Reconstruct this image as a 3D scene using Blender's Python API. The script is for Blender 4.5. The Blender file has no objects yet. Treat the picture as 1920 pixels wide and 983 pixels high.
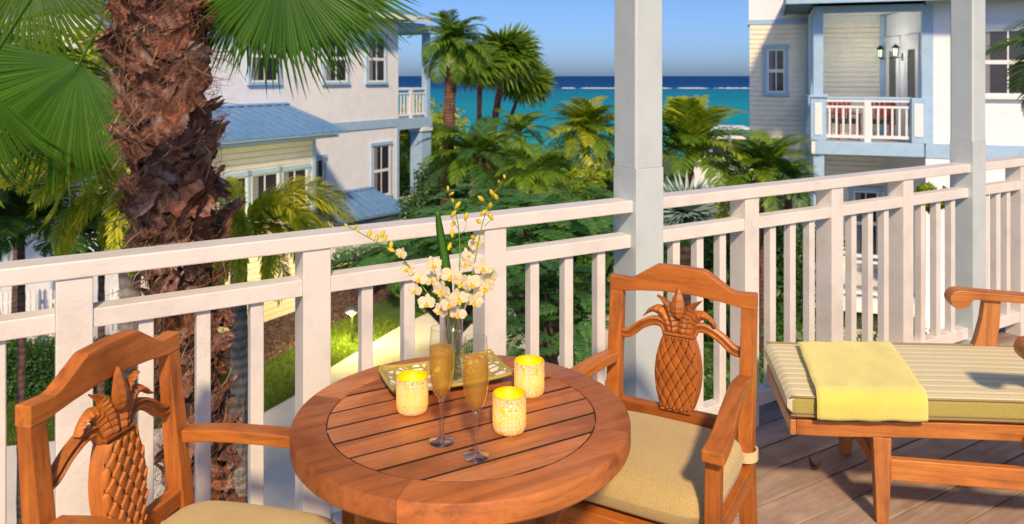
import bpy, math, random
import numpy as np
from mathutils import Vector, Matrix
R = math.radians
random.seed(7); rng = np.random.default_rng(7)
SC = bpy.context.scene; COL = SC.collection

# ------------------------------------------------------------------ camera, world, sun, exposure
CH = 1.53                                    # eye height above the deck boards
F = 1463.0                                   # focal length in photo pixels
cd = bpy.data.cameras.new("camera"); cam = bpy.data.objects.new("camera", cd); COL.objects.link(cam)
cam.location = (0, 0, CH); cam.rotation_euler = (R(90), 0, 0)
cd.sensor_width = 36; cd.lens = F/1920*36; cd.shift_y = -349.5/1920; cd.clip_end = 20000; cd.clip_start = .02
cd.dof.use_dof = True; cd.dof.focus_distance = 2.1; cd.dof.aperture_fstop = 5.6
SC.camera = cam
SUN_EL, SUN_AZ = R(40), math.atan2(.10, -.99)   # azimuth clockwise from +Y
wd = bpy.data.worlds.new("World"); SC.world = wd; wd.use_nodes = True
nt = wd.node_tree; bg = nt.nodes["Background"]
sky = nt.nodes.new("ShaderNodeTexSky"); sky.sky_type = 'NISHITA'; sky.sun_disc = False
sky.sun_elevation = SUN_EL; sky.sun_rotation = SUN_AZ; sky.altitude = 1900; sky.air_density = 0.7; sky.dust_density = 6; sky.ozone_density = 8.0
tint = nt.nodes.new("ShaderNodeMix"); tint.data_type = 'RGBA'; tint.blend_type = 'MULTIPLY'; tint.inputs[0].default_value = 1
tint.inputs[7].default_value = (.65, .64, .65, 1)
nt.links.new(sky.outputs[0], tint.inputs[6]); nt.links.new(tint.outputs[2], bg.inputs[0]); bg.inputs[1].default_value = .15
sl = bpy.data.lights.new("sun", 'SUN'); sl.energy = 3.1; sl.angle = R(5); sl.color = (1, .72, .42)
so = bpy.data.objects.new("sun", sl); COL.objects.link(so)
sdir = Vector((math.sin(SUN_AZ)*math.cos(SUN_EL), math.cos(SUN_AZ)*math.cos(SUN_EL), math.sin(SUN_EL)))
so.rotation_euler = sdir.to_track_quat('Z', 'Y').to_euler(); so.location = (8, -6, 9)
SC.view_settings.view_transform = 'Standard'; SC.view_settings.look = 'None'; SC.view_settings.gamma = 1
SC.view_settings.exposure = 0.58
SC.render.engine = 'CYCLES'; SC.cycles.max_bounces = 8; SC.cycles.transparent_max_bounces = 40
SC.cycles.caustics_reflective = False; SC.cycles.caustics_refractive = False

# ------------------------------------------------------------------ helpers
def at(x, y, Y):                             # the point seen at photo pixel x, y at depth Y
    return Vector(((x-960)/F*Y, Y, CH-(y-142)/F*Y))
GZ = -4.5                                    # garden level
def G(x, y, z=GZ):
    Y = F*(CH-z)/(y-142); return Vector(((x-960)/F*Y, Y, z))

def empty(name, loc=(0, 0, 0), rz=0, label=None, cat=None, group=None, kind=None, scale=None):
    o = bpy.data.objects.new(name, None); COL.objects.link(o); o.location = loc; o.rotation_euler = (0, 0, rz)
    o.empty_display_size = .1
    if scale: o.scale = (scale,)*3
    return tag(o, label, cat, group, kind)
def tag(o, label=None, cat=None, group=None, kind=None):
    if label: o['label'] = label
    if cat: o['category'] = cat
    if group: o['group'] = group
    if kind: o['kind'] = kind
    return o
def link(name, me, parent=None, loc=None, rot=None, scale=None):
    o = bpy.data.objects.new(name, me); COL.objects.link(o)
    if parent: o.parent = parent
    if loc is not None: o.location = loc
    if rot is not None: o.rotation_euler = rot
    if scale is not None: o.scale = scale if hasattr(scale, '__len__') else (scale,)*3
    return o
def copy_tree(o, parent=None):
    c = o.copy(); COL.objects.link(c)
    if parent: c.parent = parent
    for ch in list(o.children): copy_tree(ch, c)
    return c

class MB:
    def __init__(s): s.v = []; s.f = []; s.m = []; s.mi = 0
    def add(s, vs, fs):
        b = len(s.v); s.v += [tuple(v) for v in vs]; s.f += [tuple(i+b for i in f) for f in fs]; s.m += [s.mi]*len(fs); return s
    def box(s, x0, x1, y0, y1, z0, z1, M=None):
        vs = [Vector((x, y, z)) for z in (z0, z1) for y in (y0, y1) for x in (x0, x1)]
        if M is not None: vs = [M @ v for v in vs]
        return s.add(vs, [(0, 2, 3, 1), (4, 5, 7, 6), (0, 1, 5, 4), (2, 6, 7, 3), (0, 4, 6, 2), (1, 3, 7, 5)])
    def beam(s, p, q, w, h, up=(0, 0, 1), w2=None, h2=None):
        p, q = Vector(p), Vector(q); d = (q-p).normalized(); u = Vector(up); r = d.cross(u).normalized(); u = r.cross(d)
        w2 = w if w2 is None else w2; h2 = h if h2 is None else h2; vs = []
        for c, a, b in ((p, w, h), (q, w2, h2)):
            vs += [c-r*a/2-u*b/2, c+r*a/2-u*b/2, c+r*a/2+u*b/2, c-r*a/2+u*b/2]
        return s.add(vs, [(3, 2, 1, 0), (4, 5, 6, 7), (0, 1, 5, 4), (1, 2, 6, 5), (2, 3, 7, 6), (3, 0, 4, 7)])
    def prism(s, pts, t0, t1, axis='y'):     # closed 2d outline extruded between t0 and t1
        n = len(pts)
        def P(a, b, t): return (a, t, b) if axis == 'y' else ((t, a, b) if axis == 'x' else (a, b, t))
        vs = [P(a, b, t0) for a, b in pts]+[P(a, b, t1) for a, b in pts]
        return s.add(vs, [tuple(range(n)), tuple(range(2*n-1, n-1, -1))]+[(i, i+n, (i+1) % n+n, (i+1) % n) for i in range(n)])
    def tube(s, pts, rad, n=8, caps=True):
        pts = [Vector(p) for p in pts]; k = len(pts)
        rs = rad if hasattr(rad, '__len__') else [rad]*k
        vs = []; ref = Vector((0, 0, 1))
        if abs((pts[-1]-pts[0]).normalized().z) > .9: ref = Vector((1, 0, 0))
        for i in range(k):
            d = (pts[min(i+1, k-1)]-pts[max(i-1, 0)]).normalized(); a = d.cross(ref).normalized(); b = a.cross(d)
            for j in range(n):
                t = 2*math.pi*j/n; vs.append(pts[i]+(a*math.cos(t)+b*math.sin(t))*rs[i])
        fs = [(i*n+j, i*n+(j+1) % n, (i+1)*n+(j+1) % n, (i+1)*n+j) for i in range(k-1) for j in range(n)]
        if caps: fs += [tuple(range(n-1, -1, -1)), tuple((k-1)*n+j for j in range(n))]
        return s.add(vs, fs)
    def lathe(s, prof, n=32, c=(0, 0, 0), close=False):
        k = len(prof); vs = []
        for r, z in prof:
            for j in range(n):
                t = 2*math.pi*j/n; vs.append((c[0]+r*math.cos(t), c[1]+r*math.sin(t), c[2]+z))
        rngk = range(k) if close else range(k-1)
        return s.add(vs, [(i*n+j, i*n+(j+1) % n, ((i+1) % k)*n+(j+1) % n, ((i+1) % k)*n+j) for i in rngk for j in range(n)])
    def sweep(s, path, prof, ups=None):      # rectangular-ish profile [(side, up)] along a path; profile may be per point
        path = [Vector(p) for p in path]; k = len(path); vs = []
        for i in range(k):
            d = (path[min(i+1, k-1)]-path[max(i-1, 0)]).normalized(); u = Vector(ups[i] if ups else (0, 0, 1)); r = d.cross(u).normalized(); u = r.cross(d)
            pr = prof[i] if isinstance(prof[0], list) else prof
            vs += [path[i]+r*a+u*b for a, b in pr]
        n = len(prof[0]) if isinstance(prof[0], list) else len(prof)
        fs = [(i*n+j, i*n+(j+1) % n, (i+1)*n+(j+1) % n, (i+1)*n+j) for i in range(k-1) for j in range(n)]
        fs += [tuple(range(n-1, -1, -1)), tuple((k-1)*n+j for j in range(n))]
        return s.add(vs, fs)
    def grid(s, fn, nu, nv, wrap=False):
        vs = [fn(i/(nu-1), j/(nv-1)) for j in range(nv) for i in range(nu)]
        return s.add(vs, [(j*nu+i, j*nu+i+1, (j+1)*nu+i+1, (j+1)*nu+i) for j in range(nv-1) for i in range(nu-1)])
    def mesh(s, name, mats, smooth=False):
        me = bpy.data.meshes.new(name); me.from_pydata([tuple(v) for v in s.v], [], s.f)
        for m in (mats if isinstance(mats, (list, tuple)) else [mats]): me.materials.append(m)
        if any(s.m): me.polygons.foreach_set('material_index', s.m)
        me.update(); fix(me)
        if smooth: me.polygons.foreach_set('use_smooth', [True]*len(me.polygons))
        return me
    def build(s, name, mats, parent=None, smooth=False, bevel=0, seg=2, **kw):
        o = link(name, s.mesh(name, mats, smooth), parent, **kw)
        if bevel:
            b = o.modifiers.new('bevel', 'BEVEL'); b.width = bevel; b.segments = seg; b.limit_method = 'ANGLE'; b.angle_limit = R(40)
            b.harden_normals = False
            if not smooth and seg > 1: o.data.polygons.foreach_set('use_smooth', [False]*len(o.data.polygons))
        return o
import bmesh
def fix(me):
    bm = bmesh.new(); bm.from_mesh(me); bmesh.ops.recalc_face_normals(bm, faces=bm.faces); bm.to_mesh(me); bm.free()

# ------------------------------------------------------------------ materials
def newmat(name):
    m = bpy.data.materials.new(name); m.use_nodes = True; n = m.node_tree; b = n.nodes["Principled BSDF"]; return m, n, b
def nd(n, t, **k):
    x = n.nodes.new(t)
    for a, v in k.items(): setattr(x, a, v)
    return x
def coords(n, scale=(1, 1, 1), rot=(0, 0, 0), kind='Object', jitter=True):
    tc = nd(n, "ShaderNodeTexCoord"); mp = nd(n, "ShaderNodeMapping"); mp.inputs['Scale'].default_value = scale; mp.inputs['Rotation'].default_value = rot
    n.links.new(tc.outputs[kind], mp.inputs[0])
    if jitter:
        oi = nd(n, "ShaderNodeObjectInfo"); mu = nd(n, "ShaderNodeMath", operation='MULTIPLY'); mu.inputs[1].default_value = 37.
        n.links.new(oi.outputs['Random'], mu.inputs[0]); n.links.new(mu.outputs[0], mp.inputs['Location'])
    return mp.outputs[0]
def ramp(n, src, stops):
    r = nd(n, "ShaderNodeValToRGB"); e = r.color_ramp.elements
    while len(e) < len(stops): e.new(.5)
    for i, (p, c) in enumerate(stops): e[i].position = p; e[i].color = (*c, 1) if len(c) == 3 else c
    n.links.new(src, r.inputs[0]); return r.outputs[0]
def noise(n, vec, scale, detail=4, rough=.55, dist=0):
    t = nd(n, "ShaderNodeTexNoise"); t.inputs['Scale'].default_value = scale; t.inputs['Detail'].default_value = detail
    t.inputs['Roughness'].default_value = rough; t.inputs['Distortion'].default_value = dist; n.links.new(vec, t.inputs['Vector']); return t.outputs['Fac']
def bump(n, b, h, strength=.3, dist=.01, chain=None):
    bp = nd(n, "ShaderNodeBump"); bp.inputs['Strength'].default_value = strength; bp.inputs['Distance'].default_value = dist
    n.links.new(h, bp.inputs['Height'])
    if chain is not None: n.links.new(chain, bp.inputs['Normal'])
    n.links.new(bp.outputs[0], b.inputs['Normal']); return bp.outputs[0]
def mix(n, a, b, fac, mode='MIX'):
    m = nd(n, "ShaderNodeMix", data_type='RGBA', blend_type=mode)
    for s, v in ((0, fac), (6, a), (7, b)):
        if hasattr(v, 'links') or hasattr(v, 'is_linked'): n.links.new(v, m.inputs[s])
        else: m.inputs[s].default_value = v if s == 0 else (*v, 1)
    return m.outputs[2]
def sc(c, k): return tuple(min(1, x*k) for x in c)

def paint(name, c, rough=.45, wear=.06, bmp=.12, scale=6):
    m, n, b = newmat(name); v = coords(n)
    f = noise(n, v, scale, 6, .65)
    col = ramp(n, f, [(.3, sc(c, 1-wear*2)), (.5, c), (.72, sc(c, 1+wear))])
    f2 = noise(n, v, scale*9, 4, .7)
    n.links.new(mix(n, col, sc(c, .8), ramp(n, f2, [(.66, (0, 0, 0)), (.8, (.4, .4, .4))])), b.inputs['Base Color'])
    b.inputs['Roughness'].default_value = rough; bump(n, b, noise(n, v, scale*14, 3), bmp, .004); return m
def wood(name, c, axis='x', rough=.42, dark=.45, light=1.35, gs=1.0, bmp=.25):
    m, n, b = newmat(name)
    s = {'x': (1.5, 30, 30), 'y': (30, 1.5, 30), 'z': (30, 30, 1.5)}[axis]
    v = coords(n, tuple(q*gs for q in s)); vb = coords(n, (1, 1, 1))
    g = noise(n, v, 1.6, 7, .62, .6); big = noise(n, vb, 5*gs, 4, .6)
    col = ramp(n, g, [(.25, sc(c, dark)), (.45, sc(c, .85)), (.58, c), (.8, sc(c, light))])
    col = mix(n, col, ramp(n, big, [(.28, (.52, .44, .38)), (.5, (1, 1, 1)), (.72, (1.12, 1.3, 1.4))]), .8, 'MULTIPLY')
    fine = noise(n, coords(n, tuple(q*gs*5 for q in s)), 2.2, 3, .7)
    col = mix(n, col, sc(c, .35), ramp(n, fine, [(.56, (0, 0, 0)), (.74, (.75, .75, .75))]))
    n.links.new(col, b.inputs['Base Color'])
    oi_ = nd(n, "ShaderNodeObjectInfo"); col = mix(n, col, ramp(n, oi_.outputs['Random'], [(0, (.74, .70, .66)), (.35, (.95, .95, .95)), (.7, (1.05, 1.02, 1)), (1, (1.2, 1.25, 1.35))]), .9, 'MULTIPLY'); n.links.new(col, b.inputs['Base Color'])
    rr = ramp(n, big, [(.3, (rough+.18,)*3), (.7, (rough-.08,)*3)]); n.links.new(rr, b.inputs['Roughness'])
    bump(n, b, fine, bmp, .002); return m
def plain(name, c, rough=.5, metal=0, **k):
    m, n, b = newmat(name); f = noise(n, coords(n), 8, 4)
    n.links.new(ramp(n, f, [(.3, sc(c, .86)), (.7, sc(c, 1.08))]), b.inputs['Base Color'])
    b.inputs['Roughness'].default_value = rough; b.inputs['Metallic'].default_value = metal
    for a, v in k.items(): b.inputs[a.replace('_', ' ')].default_value = v
    return m
def leafmat(name, stops, trans=.35, rough=.45, tint=(1.25, 1.35, .5)):
    m, n, b = newmat(name)
    at_ = nd(n, "ShaderNodeAttribute"); at_.attribute_name = 'var'
    oi = nd(n, "ShaderNodeObjectInfo"); f = noise(n, coords(n), 1.7, 2)
    a1 = nd(n, "ShaderNodeMath", operation='MULTIPLY_ADD'); a1.inputs[1].default_value = .55; n.links.new(at_.outputs['Fac'], a1.inputs[0])
    a2 = nd(n, "ShaderNodeMath", operation='MULTIPLY_ADD'); a2.inputs[1].default_value = .25; n.links.new(oi.outputs['Random'], a2.inputs[0])
    a3 = nd(n, "ShaderNodeMath", operation='MULTIPLY'); a3.inputs[1].default_value = .25; n.links.new(f, a3.inputs[0])
    n.links.new(a3.outputs[0], a2.inputs[2]); n.links.new(a2.outputs[0], a1.inputs[2])
    col = ramp(n, a1.outputs[0], stops); n.links.new(col, b.inputs['Base Color']); b.inputs['Roughness'].default_value = rough
    tr = nd(n, "ShaderNodeBsdfTranslucent"); n.links.new(mix(n, col, tint, 1, 'MULTIPLY'), tr.inputs[0])
    mx = nd(n, "ShaderNodeMixShader"); mx.inputs[0].default_value = trans
    n.links.new(b.outputs[0], mx.inputs[1]); n.links.new(tr.outputs[0], mx.inputs[2]); n.links.new(mx.outputs[0], n.nodes['Material Output'].inputs[0]); return m

TEAK = (.50, .155, .024)
WX, WY, WZ = (wood('teak_'+a, TEAK, a) for a in 'xyz')
TBL = wood('table_teak', (.50, .172, .05), 'x', rough=.38, light=1.25)
RIM = wood('table_rim_teak', (.49, .16, .04), 'x', rough=.4, light=1.3, gs=.8)
LOUN = wood('lounger_teak', (.54, .19, .04), 'x')
DECKM = wood('deck_board_wood', (.40, .295, .23), 'x', rough=.62, dark=.6, light=1.25, gs=.7, bmp=.5)
CREAM = paint('white_trim_paint', (.74, .72, .69), .4, .07, .3)
PALEB = paint('pale_blue_post_paint', (.53, .62, .65), .45, .05)
HLIL = paint('lilac_white_stucco', (.82, .86, .94), .8, .04, .3, 3)
HCREAM = paint('cream_siding_paint', (.92, .88, .76), .6, .04)
TRIMB = paint('sky_blue_trim_paint', (.36, .55, .78), .5, .06)
TRIMW = paint('white_window_paint', (.8, .82, .86), .5, .03)
MROOF = paint('blue_metal_roof_paint', (.12, .26, .50), .35, .12)
SOFF = paint('dark_teal_soffit_paint', (.05, .13, .19), .5, .1)
GLASSD = plain('dark_window_glass', (.03, .035, .05), .05)
CURT = plain('grey_curtain', (.22, .23, .28), .8)
# ------------------------------------------------------------------ large structure: deck and railing
TH = math.atan(1463/2390.)                   # the rail runs at this angle to the picture plane
CU, SU = math.cos(TH), math.sin(TH)
DF = 2.336                                   # camera to front face of the rail
def S(x, d=DF):
    t = (x-960)/F; return d*(t*CU+SU)/(CU-SU*t)
deck = empty('deck_floor', (0, 0, 0), TH, kind='structure')
y1 = 2.203+.147*2; k = 0
while y1 > -2.4:
    y0 = y1-.147
    cut = random.uniform(-1.5, 6) if k % 3 else 20
    for (a, b) in ((-6, min(cut, 10)), (cut+.003, 10)):
        if b-a > .4:
            dz = random.uniform(-.0012, .0012)
            MB().box(a, b, y0+.0035, y1-.0035, -.03, dz).build('deck_board', DECKM, deck, bevel=.003)
    y1 = y0; k += 1
MB().box(-6, 10, -2.4, 2.49, -.24, -.045).build('deck_joist_bed', plain('joist_wood', (.45, .2, .06), .8), deck)
MB().box(-6, 10, 2.5, 2.53, -.32, -.002).build('deck_fascia', CREAM, deck)

NEW = [-480, 140, 595, 930]; NEW2 = [1411, 1571, 1704]; NEW3 = [1914, 2010]
P1S, P2S = S(1219, 2.311), S(1839, 2.311)
def rail_section(s0, s1, news, lab, ends):
    r = empty('porch_railing', (s0*CU-2.381*SU, s0*SU+2.381*CU, 0), TH, lab, 'railing', 'white porch railing sections')
    L = s1-s0
    MB().box(0, L, -.052, .045, 1.000, 1.046).build('top_rail', CREAM, r, bevel=.004)
    nl = [s-s0 for s in news]; edges = []
    if ends[0]: edges.append(0)
    for s in nl: edges += [s-.043, s+.043]
    if ends[1]: edges.append(L)
    for s in nl: MB().box(s-.043, s+.043, -.045, .045, .0, .9995).build('newel', CREAM, r, bevel=.003)
    spans = []
    if ends[0]: spans.append((0, nl[0]-.043))
    for a, b in zip(nl, nl[1:]): spans.append((a+.043, b-.043))
    if ends[1]: spans.append((nl[-1]+.043, L))
    for a, b in spans:
        MB().box(a, b, -.04, .03, .862, .912).build('middle_rail', CREAM, r, bevel=.003)
        MB().box(a, b, -.036, .026, .085, .145).build('bottom_rail', CREAM, r, bevel=.003)
        n = 3 if b-a > .3 else 1
        w = .038; gap = (b-a-n*w)/(n+1)
        for i in range(n):
            c = a+gap*(i+1)+w*(i+.5)
            MB().box(c-w/2, c+w/2, -.024, .014, .1452, .8618).build('baluster', CREAM, r, bevel=.002, seg=1)
    return r
rail_section(S(-1000), P1S-.07, [S(x) for x in [-480]+[140, 595, 930]], 'long white railing section left of the near blue post, behind the round table', (1, 1))
rail_section(P1S+.07, P2S-.065, [S(x) for x in NEW2], 'white railing section between the two blue posts, behind the lounger', (1, 1))
rail_section(P2S+.065, P2S+2.6, [P2S+.53, P2S+1.2, P2S+1.85], 'short white railing section beyond the far blue post at the right', (1, 1))
def post(s, a, lab):
    o = empty('porch_post', (s*CU-2.381*SU, s*SU+2.381*CU, 0), TH, lab, 'post', 'pale blue porch posts')
    h = a/2
    MB().box(-h, h, -h, h, 0, 1.17).build('lower_shaft', PALEB, o, bevel=.003)
    c = .008; pts = [(-h+c, -h), (h-c, -h), (h, -h+c), (h, h-c), (h-c, h), (-h+c, h), (-h, h-c), (-h, -h+c)]
    MB().prism(pts, 1.17, 3.02, 'z').build('upper_shaft', PALEB, o, bevel=.001, seg=1)
    MB().box(-h-.012, h+.012, -h-.012, h+.012, 0, .09).build('base_block', PALEB, o, bevel=.004)
    return o
post(P1S, .14, 'large pale blue porch post behind the right pineapple chair'); post(P2S, .13, 'pale blue porch post behind the sun lounger arm')
MB_ = MB().box(-6, 10, 2.31, 2.45, 3.02, 3.3).build('porch_header_beam', CREAM, rot=(0, 0, TH)); tag(MB_, kind='structure')

# garden ground and sea
def leveled(pts, z): return [(p[0], p[1], z) for p in pts]
def groundmat():
    m, n, b = newmat('lawn_ground'); v = coords(n, jitter=False)
    f = noise(n, v, 1.3, 6, .6); f2 = noise(n, v, 45, 4, .7)
    c = ramp(n, f, [(.3, (.035, .08, .012)), (.55, (.07, .14, .02)), (.75, (.13, .17, .03))])
    n.links.new(mix(n, c, ramp(n, f2, [(.3, (.45, .5, .4)), (.7, (1.3, 1.3, 1.1))]), .9, 'MULTIPLY'), b.inputs['Base Color'])
    b.inputs['Roughness'].default_value = .9; bump(n, b, f2, .8, .05); return m
SEAZ = -7.6
g = MB(); nx, ny = 60, 60
def gf(u, v):
    x = -70+200*u; y = -12+122*v**1.3; z = GZ
    if y > 45: z = GZ-(y-45)*.075
    return (x, y, z)
tag(g.grid(gf, nx, ny).build('ground', groundmat()), kind='structure')
def seamat():
    m, n, b = newmat('sea_water'); tc = nd(n, "ShaderNodeTexCoord"); sp = nd(n, "ShaderNodeSeparateXYZ"); n.links.new(tc.outputs['Object'], sp.inputs[0])
    v = coords(n, (.25, 1, 1), jitter=False)
    w = noise(n, v, .02, 5, .6); d = nd(n, "ShaderNodeMath", operation='MULTIPLY_ADD'); d.inputs[1].default_value = 60; n.links.new(w, d.inputs[0]); n.links.new(sp.outputs[1], d.inputs[2])
    mr = nd(n, "ShaderNodeMapRange"); mr.inputs[1].default_value = 60; mr.inputs[2].default_value = 1600; n.links.new(d.outputs[0], mr.inputs[0])
    c = ramp(n, mr.outputs[0], [(.0, (.05, .50, .52)), (.06, (.008, .30, .40)), (.22, (.004, .20, .345)), (.31, (.003, .16, .32)), (.37, (.001, .065, .24)), (.8, (.001, .04, .19))])
    st = noise(n, coords(n, (.005, .035, 1), jitter=False), 1, 8, .75); c = mix(n, c, ramp(n, st, [(.3, (.62, .72, .8)), (.5, (1, 1, 1)), (.72, (1.5, 1.3, 1.2))]), .8, 'MULTIPLY')
    n.links.new(c, b.inputs['Base Color']); b.inputs['Roughness'].default_value = .55; b.inputs['IOR'].default_value = 1.15
    w2 = noise(n, v, .9, 6, .7); bump(n, b, w2, .5, .4); return m
s_ = MB().add([(-9000, 60, SEAZ), (9000, 60, SEAZ), (9000, 16000, SEAZ), (-9000, 16000, SEAZ)], [(0, 1, 2, 3)]); tag(s_.build('sea', seamat()), kind='structure')
# the white line where waves break on the reef
fm, n, b = newmat('surf_foam'); b.inputs['Base Color'].default_value = (.85, .9, .92, 1); b.inputs['Roughness'].default_value = .9
f = MB()
for (xa, xb) in ((1052, 1080), (1086, 1165), (1180, 1262), (1268, 1330), (1336, 1500), (740, 800)):
    N = 40; pts = []
    for i in range(N+1):
        x = xa+(xb-xa)*i/N; Y = F*(CH-SEAZ)/(166.0-142); e = min(1, 6*i/N, 6*(N-i)/N)
        h = e*(3+8*rng.random())
        pts.append((Vector(((x-960)/F*Y, Y-h, SEAZ+.05)), Vector(((x-960)/F*Y, Y+h*.8, SEAZ+.55*e*(.6+.4*math.sin(i*1.7))+.08)), Vector(((x-960)/F*Y, Y+h*1.6+.5, SEAZ+.05))))
    vs = [p for t in pts for p in t]; f.add(vs, [(3*i+j, 3*i+j+3, 3*i+j+4, 3*i+j+1) for i in range(N) for j in range(2)])
tag(f.build('reef_surf', fm), 'white line of surf breaking along the offshore reef', None, None, 'stuff')

# path, mulch
def sheet(name, pts, z, mat, rag=0, kind='structure'):
    out = []
    for i, p in enumerate(pts):
        q = pts[(i+1) % len(pts)]; L = (Vector(q)-Vector(p)).length; n_ = max(1, int(L/.35)) if rag else 1
        for k_ in range(n_):
            c = Vector(p).lerp(Vector(q), k_/n_); out.append((c[0]+random.uniform(-rag, rag), c[1]+random.uniform(-rag, rag)))
    return tag(MB().prism(out, z-.1, z, 'z').build(name, mat), kind=kind)
conc = paint('pale_path_concrete', (.62, .62, .62), .85, .08, .5, 1.2)
upper = [G(-900, 900), G(10, 838), G(230, 815), G(490, 778), G(560, 738), G(620, 690), G(680, 655), G(750, 612), G(860, 560), G(980, 520), G(1100, 500)]
lower = [G(1330, 540), G(1300, 640), G(1120, 720), G(900, 900), G(600, 1300), G(-900, 1600)]
sheet('garden_path', upper+lower, GZ+.01, conc)
def mulchmat():
    m, n, b = newmat('bark_mulch'); v = coords(n, jitter=False); vo = nd(n, "ShaderNodeTexVoronoi"); vo.inputs['Scale'].default_value = 18; n.links.new(v, vo.inputs['Vector'])
    n.links.new(ramp(n, vo.outputs['Color'], [(.1, (.025, .014, .012)), (.5, (.09, .05, .045)), (.9, (.22, .13, .12))]), b.inputs['Base Color'])
    b.inputs['Roughness'].default_value = .9; bump(n, b, vo.outputs['Distance'], .9, .05); return m
sheet('mulch_bed', [G(-400, 690), G(-20, 690), G(200, 735), G(400, 700), G(480, 690), G(560, 650), G(640, 600), G(700, 570), G(760, 545), G(740, 500), G(300, 470), G(-500, 480)], GZ+.006, mulchmat(), .07)
sheet('bounce_terrace', [(4.6, 11.9), (16, 8.5), (20, 15), (9, 19.5), (5.4, 21)], GZ+.014, paint('pale_bounce_stone', (.68, .64, .58), .85, .08, .5, 1.2))  # terrace is an added pale sheet bouncing sun up onto the right house
sheet('garden_path_far', [G(1255, 755), G(1420, 735), G(1440, 700), G(1255, 705)], GZ+.012, conc)
# mulch chips
def chips(n_):
    m = MB()
    for i in range(n_):
        x_ = random.uniform(390, 760); yl = float(np.interp(x_, [400, 480, 560, 640, 700, 760], [700, 690, 650, 600, 570, 545])); p = G(x_, random.uniform(480, yl+6)); a = random.random()*6.28; l = random.uniform(.02, .05); w = l*.4
        dx, dy = math.cos(a), math.sin(a); z = GZ+.012
        h = random.uniform(.005, .04)
        m.add([(p.x-dx*l, p.y-dy*l, z), (p.x+dy*w, p.y-dx*w, z+h), (p.x+dx*l, p.y+dy*l, z+h*.6), (p.x-dy*w, p.y+dx*w, z)], [(0, 1, 2, 3)])
    return m
# ------------------------------------------------------------------ houses
def clap(x0, x1, z0, z1, y, course=.14, m=None):      # lapped boards facing local -y
    m = m or MB(); z = z0
    while z < z1-.01:
        t = min(z+course, z1)
        m.box(x0, x1, y-.034, y-.001, z+.016, t); z = t
    return m
def window(par, xc, z0, z1, w, y, split=2, muntin=True, trim=None, lab=None, curtain=True):
    t = .09; d = .05
    fr = MB()
    fr.box(xc-w/2-t, xc-w/2, y-d, y, z0, z1).box(xc+w/2, xc+w/2+t, y-d, y, z0, z1)
    fr.box(xc-w/2-t-.03, xc+w/2+t+.03, y-d-.02, y, z1, z1+t+.02).box(xc-w/2-t-.03, xc+w/2+t+.03, y-d-.03, y, z0-t, z0)
    o = fr.build('window', trim or TRIMB, par, bevel=.006, seg=1)
    zm = (z0+z1)/2
    for (a, b_) in ((z0, zm), (zm, z1)) if split == 2 else ((z0, z1),):
        q = .045; s = MB().box(xc-w/2, xc-w/2+q, y-.035, y-.005, a, b_).box(xc+w/2-q, xc+w/2, y-.035, y-.005, a, b_)
        s.box(xc-w/2+q, xc+w/2-q, y-.035, y-.005, a, a+q).box(xc-w/2+q, xc+w/2-q, y-.035, y-.005, b_-q, b_)
        if muntin: s.box(xc-.014, xc+.014, y-.03, y-.014, a+q, b_-q)
        s.build('sash', TRIMW, o)
        MB().box(xc-w/2+q, xc+w/2-q, y-.013, y-.008, a+q, b_-q).build('pane', GLASSD, o)
    if curtain:
        MB().box(xc-w/2+.05, xc-w/2+.05+w*.22, y-.0145, y-.0135, z0+.05, z1-.05).build('curtain', CURT, o)
    return o
def metal_roof(par, name, A, B, C, D, n_, th=.05, mat=None):   # A,B along the ridge, D,C along the eave; standing seam panels
    A, B, C, D = map(Vector, (A, B, C, D)); nrm = (B-A).cross(D-A).normalized()
    if nrm.z < 0: nrm = -nrm
    mat = mat or MROOF
    base = MB().add([A-nrm*th, B-nrm*th, C-nrm*th, D-nrm*th, A-nrm*.004, B-nrm*.004, C-nrm*.004, D-nrm*.004], [(0, 1, 2, 3), (4, 5, 6, 7), (0, 1, 5, 4), (1, 2, 6, 5), (2, 3, 7, 6), (3, 0, 4, 7)]).build(name, TRIMB, par)
    for i in range(n_):
        a, b_ = A.lerp(B, i/n_), A.lerp(B, (i+1)/n_); c, d = D.lerp(C, (i+1)/n_), D.lerp(C, i/n_)
        w = (b_-a)*.0+(c-d)*.05
        m = MB().add([a, b_, c, d, a+nrm*.012, b_+nrm*.012, c+nrm*.012, d+nrm*.012], [(0, 1, 2, 3), (4, 5, 6, 7), (0, 1, 5, 4), (1, 2, 6, 5), (2, 3, 7, 6), (3, 0, 4, 7)])
        m.beam(a+nrm*.03, d+nrm*.03, .035, .045, nrm)
        m.build('roof_panel', mat, base)
    MB().beam(A+nrm*.04, B+nrm*.04, .14, .035, nrm).build('ridge_cap', mat, base)
    return base

# left house: local x runs along its long wall away from the camera, local y into the house
LH = empty('beach_house', (-3.79, 26, 0), R(60), 'two storey lilac white house with blue metal roofs left of the sea view', 'house')
WT = 3.45
MB().box(-10.6, 0, 0, 9, GZ, WT).build('wall', HLIL, LH)
MB().box(-10.62, .03, -.03, .1, -.17, .12).build('floor_band', TRIMB, LH, bevel=.01)
MB().box(-.1, .02, -.025, .1, GZ, -.17).build('corner_board', TRIMB, LH)
MB().box(-10.6, .02, -.02, .08, WT-.16, WT).build('frieze_board', TRIMW, LH)
for x, lab in ((-9.35, 0), (-6.9, 0), (-1.23, 0)): pass
def lx(px):                                  # local x on the long wall seen at photo column px
    t = (px-960)/F; return -((-3.79-26*t)/(.5-.866*t))
window(LH, lx(495), 1.36, 2.75, .95, 0); window(LH, lx(629), 1.34, 2.75, .95, 0); window(LH, lx(705), 1.33, 2.78, .85, 0)
window(LH, lx(714), -2.35, -.72, .85, 0)
window(LH, lx(594), -2.6, -.9, .5, 0)
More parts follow.
